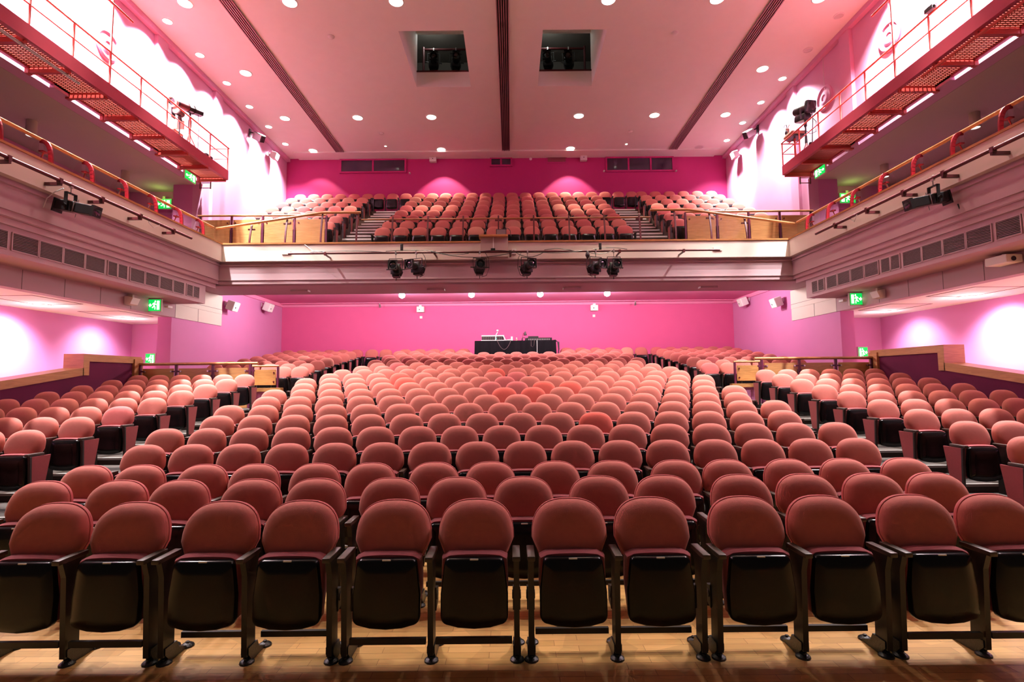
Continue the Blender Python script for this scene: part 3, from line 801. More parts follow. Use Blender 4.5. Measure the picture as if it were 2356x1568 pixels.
t = thing('balcony_balustrade', 'long glass balustrade with burgundy posts across the front of the balcony', 'balustrade', (XC, 13.98, 5.5))
def railz(x):
    a = abs(x)
    if a > 5.1: return .44+(.89-.44)*(7.98-a)/(7.98-5.1)
    return .89 if a > 4.02 else .70
for s in (-1, 1):
    mb = MB(); mb.tube([(s*7.98, .02, .44), (s*5.1, .10, .89), (s*4.02, .10, .89)], .034, 10); mb.build('handrail', 'oak_rail', t, True)
mb = MB(); mb.tube([(-4.03, .14, .70), (4.03, .14, .70)], .022, 8); mb.build('low_rail', 'oak_rail', t, True)
px = [-7.11+.987*k for k in range(15)]; px = [x*(7.05/7.11) for x in px]
for k, x in enumerate(px):
    zt = railz(x)-.02 if abs(x) > 4.1 else .77
    mb = MB()
    for i in range(6):
        u0, u1 = i/6, (i+1)/6
        a = Vector((x, .01+.12*u0**1.7, zt*u0)); b = Vector((x, .01+.12*u1**1.7, zt*u1)); d = (b-a).normalized()
        mb.obox((a+b)/2, (1,0,0), d.cross(Vector((1,0,0))), d, .022, .016, (b-a).length/2+.003)
    mb.box(x-.09, x+.09, .0, .07, 0, .035)
    p = mb.build('post', 'burgundy', t)
    cl = MB(); zc = zt-.13; cl.box(x-.095, x+.095, .095, .135, zc-.018, zc+.018); cl.build('glass_clamp', 'burgundy', p)
    if k+1 < len(px):
        x1 = px[k+1]; za, zb = (railz(x)-.08, railz(x1)-.08)
        if abs(x) < 4.1: za = .67
        if abs(x1) < 4.1: zb = .67
        if abs(x) > 4.1 and abs(x1) < 4.1: za = .74; zb = .74
        if abs(x1) > 4.1 and abs(x) < 4.1: za = .74; zb = .74
        glass_quad([(x+.035, .05, .02), (x1-.035, .05, .02), (x1-.035, .13, zb), (x+.035, .13, za)], t)
# oak panel barriers in front of the side seats on the balcony
for s in (-1, 1):
    n = NAME[s]
    t = thing('oak_barrier', 'oak panelled barrier with rail in front of the %s balcony seats' % n, 'barrier', (sx(s,7.3), 15.32, 5.30), 'oak barriers on the balcony')
    pxs = [9.22, 8.28, 7.34, 6.38, 5.42]
    mb = MB(); mb.tube([(s*(9.3-7.3), 0, 1.43), (s*(5.42-7.3), 0, 1.43)], .030, 10); mb.build('handrail', 'oak_rail', t, True)
    for k, x in enumerate(pxs):
        mb = MB(); mb.bbox(s*(x-7.3)-.026, s*(x-7.3)+.026, -.03, .03, 0, 1.41, .006); mb.build('post', 'purple_post', t)
        if k+1 < len(pxs):
            a, b = s*(x-7.3)-s*.05, s*(pxs[k+1]-7.3)+s*.05
            mb = MB(); mb.bbox(min(a,b), max(a,b), -.012, .012, .10, 1.30, .003); p = mb.build('panel', 'oak', t)
            bo = MB()
            for xx in (min(a,b)+.07, max(a,b)-.07):
                for zz in (.20, 1.20): bo.cyl((xx,-.024,zz), (xx,-.012,zz), .024, n=10)
            bo.build('bolts', 'burgundy', p)
    mb = MB(); mb.box(s*(9.3-7.3), s*(5.42-7.3), .0, .02, .0, .10); mb.build('kick_plate', 'dark_void', t)
# barriers at the back of the side stalls
for s in (-1, 1):
    n = NAME[s]; z0 = rowz(12)
    t = thing('oak_barrier', 'low oak panelled barrier with long handrail behind the %s stalls block' % n, 'barrier', (sx(s,7.6), 12.72, z0), 'oak barriers behind the side stalls')
    zr = 2.18-z0
    mb = MB(); mb.tube([(s*(9.0-7.6), 0, zr), (s*(6.1-7.6), 0, zr)], .036, 10); mb.build('handrail', 'oak_rail', t, True)
    pxs = [8.98, 8.1, 7.2, 6.28]
    for k, x in enumerate(pxs):
        mb = MB(); mb.bbox(s*(x-7.6)-.026, s*(x-7.6)+.026, -.03, .03, 0, zr-.02, .006); p = mb.build('post', 'purple_post', t)
        cl = MB(); cl.box(s*(x-7.6)-.11, s*(x-7.6)+.11, -.025, .0, zr-.20, zr-.165); cl.build('clamp', 'purple_post', p)
        if k+1 < len(pxs):
            a, b = s*(x-7.6)-s*.06, s*(pxs[k+1]-7.6)+s*.06
            mb = MB(); mb.bbox(min(a,b), max(a,b), -.012, .012, .12, zr-.11, .003); p = mb.build('panel', 'oak', t)
            bo = MB()
            for xx in (min(a,b)+.06, max(a,b)-.06): bo.cyl((xx,-.03,zr-.18), (xx,-.012,zr-.18), .02, n=10)
            bo.build('bolts', 'silver', p)
    t = thing('oak_barrier', 'short oak panel barrier beside the %s stalls aisle, set back from the long one' % n, 'barrier', (sx(s,6.08), 13.18, rowz(13)), 'short oak barriers by the stalls aisles')
    z1 = rowz(13); zt = 2.12-z1
    mb = MB(); mb.tube([(s*.42, 0, zt), (-s*.30, 0, zt)], .026, 10); mb.build('handrail', 'oak_rail', t, True)
    for x in (.37, -.27):
        mb = MB(); mb.bbox(s*x-.024, s*x+.024, -.028, .028, 0, zt-.01, .005); mb.build('post', 'purple_post', t)
    mb = MB(); mb.bbox(-.31 if s > 0 else -.23, .23 if s > 0 else .31, -.012, .012, .55, zt-.10, .003) if False else mb.bbox(min(s*.33,-s*.22), max(s*.33,-s*.22), -.012, .012, .56, zt-.09, .003)
    p = mb.build('panel', 'oak', t); bo = MB()
    for zz in (.64, zt-.17): bo.cyl((-s*.17,-.026,zz), (-s*.17,-.012,zz), .022, n=10)
    bo.build('bolts', 'burgundy', p)
    mb = MB(); mb.box(min(s*.42,-s*.40), max(s*.42,-s*.40), -.17, -.05, .0, .40); mb.build('riser', 'violet', t)
    mb = MB(); mb.box(min(s*.44,-s*.43), max(s*.44,-s*.43), -.21, -.03, .40, .49); mb.build('step_cap', 'oak', t)

# ------------------------------------------------------------------ lighting bars and lanterns
def clamp_tree(parent, zt, m='silver'):
    mb = MB(); mb.box(-.02,.02,-.03,.03,zt-.05,zt+.03); mb.cyl((0,0,zt-.16),(0,0,zt-.04),.009,n=6); mb.tube([(0,-.034,zt-.02),(0,-.036,zt+.035),(0,.0,zt+.045),(0,.034,zt+.03)], .008, 6)
    return mb.build('hook_clamp', m, parent)
t = thing('lighting_bar', 'long burgundy lighting pipe with cables across the balcony front', 'lighting bar', (0, 13.5, 5.10), 'burgundy lighting bars')
mb = MB(); mb.cyl((-5.88,0,0), (5.56,0,0), .028, n=10); mb.build('pipe', 'burgundy', t, True)
for x in (-4.9, -2.0, 0.0, 2.9, 4.6):
    mb = MB(); mb.box(x-.02, x+.02, 0, .395, -.05, -.02); mb.box(x-.03, x+.03, -.03, .03, -.055, .03); mb.build('bracket', 'burgundy', t)
cb = MB()
def sag(a, b, d, n=8): return [Vector(a).lerp(Vector(b), i/n)+Vector((0,0,-d*4*(i/n)*(1-i/n))) for i in range(n+1)]
for a, b, d in (((-3.3,0,.04),(-2.0,0,.03),-.03),((-2.1,-.03,.02),(.2,-.03,.0),.16),((-2.0,-.03,.0),(-1.1,-.02,-.04),.05),((-.8,-.03,.0),(.1,-.03,-.02),-.04),((.1,-.03,0),(.9,-.03,-.02),.14),
                ((.55,-.03,0),(1.9,-.03,0),.05),((.9,-.03,.03),(1.7,-.02,.0),-.05),((2.0,-.03,.0),(2.7,-.03,.0),.09),((-5.3,-.02,.03),(-3.2,-.02,0),-.04),((2.2,0,.05),(3.1,0,.04),-.04)):
    cb.tube(sag(a,b,d), .009, 5)
cb.tube([(-5.6,.38,.34),(-5.3,.2,.12),(-4.9,.0,.03)], .009, 5)
cb.build('cables', 'lantern_black', t, True)
for s in (-1, 1):
    n = NAME[s]; ye = 12.16 if s < 0 else 12.25
    t = thing('lighting_bar', 'burgundy lighting pipe on brackets along the %s gallery front' % n, 'lighting bar', (sx(s,7.5), ye, 5.16), 'burgundy lighting bars')
    mb = MB(); mb.cyl((0,-9.5,0), (0,0,0), .03, n=10); mb.build('pipe', 'burgundy', t, True)
    for y in (11.5, 10.45, 9.45, 8.55, 7.65, 6.7):
        mb = MB(); mb.box(-.03*s, s*.245, y-ye-.02, y-ye+.02, -.09, -.035); mb.box(-.035, .035, y-ye-.03, y-ye+.03, -.05, .034); mb.build('bracket', 'burgundy', t)
    mb = MB(); y = 10.7-ye
    mb.tube([(.0,y,.03),(-.03,y+.05,-.05),(0,y+.16,-.13),(.02,y+.3,-.04),(0,y+.33,.03)], .008, 5); mb.build('cable_loop', 'white_paint', t, True)

def lantern(loc, yaw, tilt, label, group, drop=.42, scale=1.0, hood=False, aim='y', clamp=True, cable=None):
    """spotlight hung from a clamp; beam along local -y before yaw"""
    t = thing('stage_lantern', label, 'stage light', loc, group, (0,0,yaw))
    R_ = Matrix.Rotation(tilt, 4, 'X')
    def xf(mbx, dz=0.0):
        mbx.v = [tuple((R_ @ (Vector(p)*scale)) ) for p in mbx.v]; return mbx
    mb = MB()
    mb.lathe([(.115,.21),(.125,.19),(.135,.05),(.125,-.02),(.10,-.06)], (0,0,-.015), ax='y', n=8)
    for yy in (.06,.10,.14,.18): mb.lathe([(.142,yy),(.142,yy+.012)], (0,0,-.015), ax='y', n=8)
    mb.box(-.085,.085,.0,.17,-.175,-.10); mb.bbox(-.11,.11,-.07,-.02,-.13,.125,.01)
    body = xf(mb).build('lamp_house', 'lantern_black', t, 40)
    mb = MB(); mb.lathe([(.088,-.06),(.092,-.10),(.092,-.30),(.104,-.30),(.104,-.345),(.086,-.345),(.082,-.30)], (0,0,.01), ax='y', n=20, cap=False)
    if hood: mb.bbox(-.115,.115,-.335,-.315,-.105,.125,.006) ; 
    xf(mb).build('lens_tube', 'lantern_black', t, 40)
    mb = MB(); mb.lathe([(.083,-.312),(.06,-.322),(.03,-.327)], (0,0,.01), ax='y', n=20); xf(mb).build('lens', 'lens', t, True)
    if not hood:
        mb = MB()
        mb.box(-.108,-.098,-.36,-.30,-.11,.125); mb.box(.098,.108,-.36,-.30,-.11,.125); mb.box(-.108,.108,-.36,-.30,.115,.125); mb.box(-.108,.108,-.36,-.30,-.11,-.10)
        xf(mb).build('colour_frame', 'lantern_black', t)
    mb = MB(); yk = .16*scale; zk = (drop-.16)
    mb.box(-yk-.006, -yk+.006, -.014, .014, -.03, zk); mb.box(yk-.006, yk+.006, -.014, .014, -.03, zk); mb.box(-yk, yk, -.014, .014, zk-.01, zk+.002)
    mb.cyl((-yk-.06,0,-.0), (-yk+.03,0,0), .014, n=8); mb.cyl((yk-.03,0,0), (yk+.06,0,0), .014, n=8)
    mb.box(-yk-.07,-yk-.055,-.03,.03,-.012,.012); mb.box(yk+.055,yk+.07,-.03,.03,-.012,.012)
    mb.cyl((0,.05,-.20*scale), (0,.05,-.27*scale), .011, n=6)
    mb.build('yoke', 'lantern_black', t)
    if clamp: clamp_tree(t, drop)
    if cable:
        mb = MB(); mb.tube(cable, .008, 5); mb.build('power_cable', 'lantern_black', t, True)
    return t
fl = ((-3.03, 4.65, 0, -.10, 'leftmost'), (-2.49, 4.70, -.36, -.02, 'second from the left'), (-.81, 4.69, .12, -.02, 'third from the left'), (.455, 4.68, .30, -.08, 'third from the right'), (2.26, 4.67, .38, -.02, 'second from the right'), (2.74, 4.64, .05, -.10, 'rightmost'))
for k, (x, z, yw, ti, w_) in enumerate(fl):
    sgn = 1 if k < 3 else -1
    lantern((x, 13.5, z), yw, ti, 'black stage lantern hanging under the balcony lighting pipe, %s of the six' % w_, 'stage lanterns under the balcony front',
            5.10-z, 1.08, cable=[(.14*sgn,.05,.42),(.24*sgn,.05,.25),(.26*sgn,.05,0),(.18*sgn,.08,-.2),(.05*sgn,.1,-.24)] if k not in (0, 5) else None)
for k, (x, z) in enumerate(((-2.88, 5.2), (2.39, 5.18))):
    o = MB().bbox(-.035,.035,-.03,.03,-.09,.09,.012).build('cable_plug', 'lantern_black', None, False, (x, 13.52, z+.05)); tag(o, 'small black cable plug standing on the %s end of the balcony lighting pipe' % ('left' if k == 0 else 'right'), 'plug', 'plugs on the lighting pipe')
o = MB().lathe([(.01,.14),(.05,.06),(.06,0),(.03,-.06),(.0,-.1)], (0,0,0), n=10).build('cable_plug', 'lantern_black', None, True, (2.04, 13.44, 4.96)); tag(o, 'black drop-shaped cable connector hanging below the lighting pipe', 'plug', 'plugs on the lighting pipe')

def profile_lantern(s):
    n = NAME[s]; y = 8.78
    t = thing('profile_lantern', 'long black profile stage lantern under the %s gallery pipe' % n, 'stage light', (sx(s,7.5)+(-.0)*s, y, 4.78), 'profile lanterns on the gallery fronts', (0,0,0))
    R_ = Matrix.Rotation(-s*.20, 4, 'Y')
    D = -s                                                                # beam direction along x, into the hall
    def xf(mbx): mbx.v = [tuple(R_ @ Vector((D*(p[0]*.84+.10), p[1]*.84, p[2]*.84))) for p in mbx.v]; return mbx
    mb = MB(); mb.bbox(-.36, .02, -.10, .10, -.105, .105, .012); mb.box(-.395,-.36,-.115,.115,-.16,.115); mb.build if 0 else None
    xf(mb).build('lamp_house', 'lantern_black', t)
    mb = MB(); mb.bbox(.05, .44, -.095, .095, -.10, .10, .012); mb.box(.40,.46,-.108,.108,-.113,.113); mb.box(.02,.05,-.085,.085,-.09,.09); xf(mb).build('lens_tube', 'lantern_black', t)
    mb = MB(); mb.lathe([(.085,.462),(.05,.468)], (0,0,0), ax='x', n=20); xf(mb).build('lens', 'lens', t, True)
    mb = MB(); mb.box(-.46,-.39,-.02,.02,-.03,.0); mb.box(-.47,-.45,-.02,.02,-.03,.03); xf(mb).build('rear_handle', 'lantern_black', t)
    mb = MB(); mb.box(.028,.042,-.11,.11,-.12,.12); mb.cyl((.035,0,-.2),(.035,0,-.11),.008,n=6); mb.cyl((.035,-.02,.11),(.035,-.02,.17),.008,n=6); xf(mb).build('shutter_ring', 'silver', t)
    mb = MB(); mb.box(-.028,.028,-.105,-.09,-.06,.24); mb.box(-.028,.028,.09,.105,-.06,.24); mb.box(-.028,.028,-.105,.105,.225,.24); mb.cyl((0,-.15,0),(0,-.11,0),.03,n=10); mb.cyl((0,.11,0),(0,.15,0),.03,n=10); mb.build('yoke', 'lantern_black', t)
    clamp_tree(t, .38)
    mb = MB()
    if s < 0: mb.tube([(-.02,-.13,.28),(-.16,-.13,.22),(-.30,-.12,.12),(-.36,-.12,-.05)], .010, 5); mb.build('safety_cable', 'plate_white', t, True)
    else: mb.tube([(.36,-.05,-.10),(.40,-.05,-.24),(.52,-.05,-.24),(.58,-.05,-.10),(.50,-.05,.10),(.44,-.05,.30),(.42,-.03,.45)], .010, 5); mb.build('power_cable', 'lantern_black', t, True)
for s in (-1, 1): profile_lantern(s)
# lanterns in the ceiling shafts
for k, (xa, xb) in enumerate(SH):
    side = 'left' if k == 0 else 'right'
    xp = xa+.10 if k == 0 else xb-.10
    t = thing('loft_rail', 'brown pipe frame in the %s ceiling opening' % side, 'pipe', (xp, 16.75, 11.46), 'pipe frames in the ceiling openings')
    mb = MB(); mb.cyl((0,0,0),(0,0,1.50),.04,n=8); mb.build('upright', 'burgundy', t, True)
    mb = MB(); mb.cyl((0,0,1.42),((xb-xa)*(1 if k == 0 else -1),0,1.42),.035,n=8); mb.build('crossbar', 'burgundy', t, True)
    for j, x in enumerate((-2.53, -1.78) if k == 0 else (1.33, 2.03)):
        lantern((x, 16.75, 12.42), .15*(1 if k == 0 else -1), .05, 'dark stage lantern in the %s ceiling opening, the %s one' % (side, 'left' if j == 0 else 'right'), 'stage lanterns in the ceiling openings', .47, 1.25)
# wall floods and small boxes high on the hall walls
for s, y, z in ((-1, 18.15, 10.55), (1, 18.42, 10.66)):
    n = NAME[s]
    t = thing('wall_flood', 'silver and black floodlight high on the %s hall wall' % n, 'floodlight', (sx(s,HW-.02), y, z), 'floodlights high on the walls')
    mb = MB(); mb.box(-.03*s,-.0*s,-.06,.06,.02,.30); mb.cyl((-.03*s,0,.20),(-.22*s,0,.12),.025,n=8); mb.build('arm', 'lantern_black', t)
    R_ = Matrix.Rotation(-s*.5,4,'Y') @ Matrix.Rotation(.35,4,'X')
    mb = MB(); mb.bbox(-.17,.17,-.10,.14,-.13,.13,.02); mb.v = [tuple(R_ @ Vector(p)+Vector((-s*.33,0,0))) for p in mb.v]; mb.build('housing', 'lantern_black', t)
    mb = MB(); mb.bbox(-.155,.155,-.13,-.095,-.115,.115,.008); mb.v = [tuple(R_ @ Vector(p)+Vector((-s*.33,0,0))) for p in mb.v]; mb.build('front_glass', 'silver', t)
def speaker(loc, rotz, tilt, label, group, sc=1.0, m='white_paint'):
    t = thing('wall_speaker', label, 'speaker', loc, group, (0,0,rotz))
    mb = MB(); R_ = Matrix.Rotation(tilt,4,'X')
    mb.bbox(-.13*sc,.13*sc,-.30*sc,-.10*sc,-.12*sc,.12*sc,.02*sc); mb.v = [tuple(R_ @ Vector(p)) for p in mb.v]; mb.build('cabinet', m, t)
    mb = MB(); mb.box(-.03,.03,-.14*sc,0,-.03,.03); mb.box(-.05,.05,-.015,0,-.07,.07); mb.build('bracket', m, t)
    mb = MB(); mb.cyl((-.04*sc,-.302*sc,-.02*sc),(-.04*sc,-.306*sc,-.02*sc),.018*sc,n=10); mb.v = [tuple(R_ @ Vector(p)) for p in mb.v]; mb.build('badge', 'slot_dark', t)
    return t
for s, y in ((-1, 19.7), (1, 19.95)):
    speaker((sx(s,HW-.01), y, 10.60), s*-PI/2*-1 if False else (-PI/2 if s < 0 else PI/2)*-1, .3, 'white loudspeaker high on the %s hall wall, near the rear corner' % NAME[s], 'white loudspeakers on the upper side walls', 1.1)
for s, spots_ in ((-1, ((16.0, 4.17), (18.35, 4.46))), (1, ((16.25, 4.17), (18.6, 4.54)))):
    for k, (y, z) in enumerate(spots_):
        speaker((sx(s,SW-.01), y, z), PI/2 if s < 0 else -PI/2, .35, 'white loudspeaker on the %s stalls wall under the balcony, the %s one' % (NAME[s], 'nearer' if k == 0 else 'farther'), 'white loudspeakers on the lower side walls', 1.25)
for k, x in enumerate((-3.22, 3.13)):
    t = thing('wall_monitor_speaker', 'square white loudspeaker on the magenta rear wall of the balcony, %s of two' % ('left' if k == 0 else 'right'), 'speaker', (x, YB, 11.0), 'square white loudspeakers on the rear walls')
    mb = MB(); mb.bbox(-.14,.14,-.2,-.02,-.12,.12,.012); mb.box(-.05,.05,-.02,0,-.05,.14); mb.build('cabinet', 'white_paint', t)
    mb = MB(); mb.cyl((.0,-.206,0),(.0,-.2,0),.02,n=10); mb.build('badge', 'slot_dark', t)
for k, x in enumerate((-3.49, 3.23)):
    w_ = 'left' if k == 0 else 'right'
    t = thing('wall_monitor_speaker', 'square white loudspeaker on the pink stalls rear wall, %s of two' % w_, 'speaker', (x, YS, 4.46), 'square white loudspeakers on the rear walls')
    mb = MB(); mb.bbox(-.14,.14,-.22,-.03,-.12,.10,.012); mb.box(-.05,.05,-.2,0,.08,.16); mb.build('cabinet', 'white_paint', t)
    mb = MB(); mb.cyl((-.03,-.226,-.02),(-.03,-.22,-.02),.02,n=10); mb.build('badge', 'slot_dark', t)
    o = MB().bbox(-.05,.05,-.04,0,-.05,.05,.006).build('wall_socket', 'white_paint', None, False, (x, YS-.001, 4.16)); tag(o, 'small white wall box below the %s loudspeaker on the stalls rear wall' % w_, 'wall box', 'small white boxes on the stalls rear wall')
for k, x in enumerate((-5.03, 4.79)):
    t = thing('wall_spot', 'tiny grey spotlight at the %s end of the stalls rear ceiling' % ('left' if k == 0 else 'right'), 'spotlight', (x, YS-.3, 4.68), 'tiny spotlights over the rear stalls')
    mb = MB(); mb.cyl((0,0,0),(0,0,-.05),.02,n=8); mb.build('stem', 'silver', t, True)
    mb = MB(); mb.cyl((0,0,-.05),(0,.06,-.14),.035,.045,n=10); mb.build('head', 'silver', t, True)
# projection-room windows and vents in the upper rear wall
def wall_window(name, label, x0, x1, z0, z1, npanes, frame='magenta_deep', pane='window_dark', group='dark windows in the upper rear wall', fr=.07):
    xc = (x0+x1)/2
    t = thing(name, label, 'window', (xc, YB, (z0+z1)/2), group)
    mb = MB(); hw, hz = (x1-x0)/2, (z1-z0)/2
    mb.box(-hw,hw,-.07,0,hz-fr,hz); mb.box(-hw,hw,-.07,0,-hz,-hz+fr); mb.box(-hw,-hw+fr,-.07,0,-hz+fr,hz-fr); mb.box(hw-fr,hw,-.07,0,-hz+fr,hz-fr)
    wpn = (2*hw-fr*(npanes+1))/npanes
    for i in range(1, npanes): xx = -hw+fr+i*(wpn+fr)-fr; mb.box(xx,xx+fr,-.065,0,-hz+fr,hz-fr)
    mb.build('frame', frame, t)
    for i in range(npanes):
        xx = -hw+fr+i*(wpn+fr); mb = MB(); mb.box(xx,xx+wpn,-.035,-.01,-hz+fr,hz-fr); mb.build('pane', pane, t)
wall_window('projection_window', 'wide dark two-pane window in the magenta frame, left end of the upper rear wall', -7.17, -4.36, 10.46, 11.08, 2)
wall_window('projection_window', 'small dark two-pane window at the centre of the upper rear wall', -.83, .12, 10.70, 11.10, 2)
wall_window('projection_window', 'wide dark three-pane window in the upper rear wall, right end', 4.06, 6.95, 10.42, 11.08, 3)
t = thing('air_vent', 'small olive vent grille in the upper rear wall right of the centre window', 'vent', (2.0, YB, 11.0))
mb = MB(); mb.box(-.44,.44,-.03,0,-.15,.10); mb.build('frame', 'magenta_deep', t)
mb = MB()
for i in range(6): mb.box(-.38,.38,-.045,-.03,-.11+i*.034,-.092+i*.034)
mb.build('slats', 'vent_olive', t)
o = MB().lathe([(.06,0),(.06,-.02),(.04,-.04),(.0,-.045)], (0,0,0), ax='y', n=16).build('wall_sensor', 'white_paint', None, True, (.9, YB, 11.03)); tag(o, 'small round white sensor on the magenta rear wall right of the centre window', 'sensor')
for k, (x, z) in enumerate(((-4.2, 10.42), (3.98, 10.44), (7.02, 10.42))):
    t = thing('wall_camera', 'tiny white camera on the upper rear wall, %s' % ('beside the two-pane window','at the near corner of the three-pane window','at the outer corner of the three-pane window')[k], 'camera', (x, YB, z), 'tiny cameras on the upper rear wall')
    mb = MB(); mb.cyl((0,0,0),(0,-.08,-.01),.012,n=6); mb.build('stem', 'white_paint', t)
    mb = MB(); mb.bbox(-.03,.03,-.16,-.06,-.035,.02,.006); mb.build('body', 'white_paint', t)
for k, (x, y) in enumerate(((-4.85, 13.5), (-4.86, 19.06), (4.62, 19.09), (4.55, 13.46))):
    o = MB().lathe([(.09,0),(.09,-.02),(.06,-.05),(.02,-.055)], (0,0,0), n=16).build('smoke_detector', 'white_paint', None, True, (x, y, CZ)); tag(o, 'round white smoke detector on the ceiling, ' + ('left of the left opening','before the rear wall on the left side','before the rear wall on the right side','right of the right opening')[k], 'smoke detector', 'smoke detectors on the ceiling')
for k, (x, y) in enumerate(((-4.97, 20.15), (4.71, 20.15))):
    downlight(x, y, CZ, .045, 'tiny lit pin lamp in the ceiling before the rear wall, %s one' % ('left','right')[k], 'lamp_on', 'tiny pin lamps in the ceiling')
# plaster roundels on the walls
for s, y, z, w_ in ((-1, 11.6, 9.62, 'left hall wall'), (1, 11.85, 9.86, 'right hall wall, the nearer one'), (1, 14.45, 9.78, 'right hall wall, the farther one')):
    o = MB().lathe([(.36,0),(.36,.03),(.31,.055),(.28,.02),(.20,.02),(.17,.045),(.10,.045),(.08,.02),(.0,.025)], (0,0,0), ax='x', n=32, cap=False)
    o.v = [(-s*p[0], p[1], p[2]) for p in o.v]
    o = o.build('plaster_roundel', 'orchid', None, 50, (sx(s,HW), y, z)); tag(o, 'round moulded rosette on the '+w_, 'rosette', 'round rosettes on the hall walls')
    o = MB().tube([(0,0,0),(0,.01,-.55),(0,0,-1.1)], .006, 5).build('hanging_wire', 'plate_white', None, True, (sx(s,HW-.03), y-.05, CZ)); tag(o, 'thin wire dropping to the rosette on the '+w_, 'wire', 'wires above the rosettes')

# ------------------------------------------------------------------ exit signs
def exit_sign(loc, rotz, label, wd=.46, ht=.26, hung=False, flip=False):
    t = thing('exit_sign', label, 'exit sign', loc, 'green running-man exit signs', (0,0,rotz))
    mb = MB(); mb.bbox(-wd/2-.02, wd/2+.02, -.02, .03, -ht/2-.02, ht/2+.02, .006)
    if hung: mb.box(-.04,.04,-.01,.02,ht/2+.01,ht/2+.10)
    mb.build('case', 'sign_case', t)
    mb = MB(); mb.box(-wd/2, wd/2, -.026, -.021, -ht/2, ht/2); fc = mb.build('face', 'sign_green', t)
    f = -1 if flip else 1
    mb = MB(); A = lambda a, b, q: (f*a*wd/.46, q, b*ht/.26)
    y0, y1 = -.031, -.0265
    mb.prism([(.10,-.10),(.19,-.10),(.19,.10),(.10,.10)], A, y0, y1)                       # doorway
    mb.prism(ngon(.035,.085,.022,.022,12), A, y0, y1)                                      # head
    mb.prism([(-.03,.055),(.02,.06),(.045,.03),(.075,.03),(.075,.012),(.035,.01),(.02,.03),(.015,-.01),(.045,-.04),(.04,-.10),(.02,-.10),(.02,-.05),(-.01,-.025),(-.03,-.06),(-.08,-.06),(-.08,-.042),(-.045,-.04),(-.025,.0),(-.015,.035),(-.035,.035),(-.06,.01),(-.075,.022)], A, y0, y1)
    mb.prism([(-.10,.018),(-.15,.018),(-.15,.045),(-.20,.0),(-.15,-.045),(-.15,-.018),(-.10,-.018)], A, y0, y1)  # arrow
    mb.build('running_man', 'sign_white', fc)
    return t
for s in (-1, 1):
    n = NAME[s]; w_ = n
    exit_sign((sx(s,9.24), 14.75, 7.72), -PI/2*-1 if s < 0 else -PI/2, 'lit green exit sign under the far end of the %s catwalk' % w_, .50, .24, True, s > 0)
    exit_sign((sx(s,10.78), 15.95, 7.33), 0, 'lit green exit sign hung inside the %s gallery against its dark end wall' % w_, .48, .30, True, s > 0)
    exit_sign((sx(s,8.62), 12.62, 3.62), 0, 'lit green exit sign jutting from the panelled beam over the %s stalls wall' % w_, .30, .28, False, s > 0)
    exit_sign((sx(s,10.45), 15.17, 2.42), 0, 'green and white exit sign on the end wall of the %s side aisle' % w_, .26, .30, False, s > 0)
    l = bpy.data.lights.new('sign_glow', 'POINT'); l.energy = 2.2; l.color = (.5,1,.15); l.shadow_soft_size = .1
    o = bpy.data.objects.new('sign_glow', l); COL.objects.link(o); o.location = (sx(s,10.78), 15.7, 7.50)
# small boxes on the panelled beams
for s in (-1, 1):
    n = NAME[s]
    t = thing('beam_speaker', 'beige wedge loudspeaker on the %s beam beside the exit sign' % n, 'speaker', (sx(s,SW-.03), 11.9, 3.62), 'beige wedge loudspeakers on the beams')
    mb = MB(); mb.prism([(0,-.10),(-.14,-.08),(-.20,.06),(-.05,.10),(0,.10)], lambda a,b,q: (-s*a*-1 if False else s*a, q, b), -.12, .12); mb.build('cabinet', 'plaster', t)
    mb = MB(); mb.box(-s*.12, 0, -.03, .03, .08, .15); mb.build('bracket', 'sign_case', t)
    t = thing('security_camera', 'small white camera on an arm, on the %s beam beyond the exit sign' % n, 'camera', (sx(s,SW-.03), 13.2, 3.70), 'small cameras on the beams')
    mb = MB(); mb.tube([(0,0,0),(-s*.08,0,-.02),(-s*.14,-.05,-.04)], .012, 6); mb.build('arm', 'white_paint', t, True)
    mb = MB(); mb.bbox(-.05,.05,-.20,-.02,-.04,.02,.01); mb.v = [(p[0]-s*.15,p[1],p[2]-.04) for p in mb.v]; mb.build('body', 'white_paint', t)
t = thing('projector', 'pale projector on a bracket at the edge of the right beam', 'projector', (sx(1,8.58), 8.72, 3.63))
mb = MB(); mb.bbox(-.16,.12,-.2,.2,-.02,.12,.015); mb.build('body', 'plaster', t)
mb = MB(); mb.cyl((-.04,-.21,.04),(-.04,-.19,.04),.04,n=12); mb.build('lens', 'lens', t, True)
mb = MB(); mb.box(-.02,.02,-.02,.02,.12,.16); mb.build('bracket', 'plaster', t)
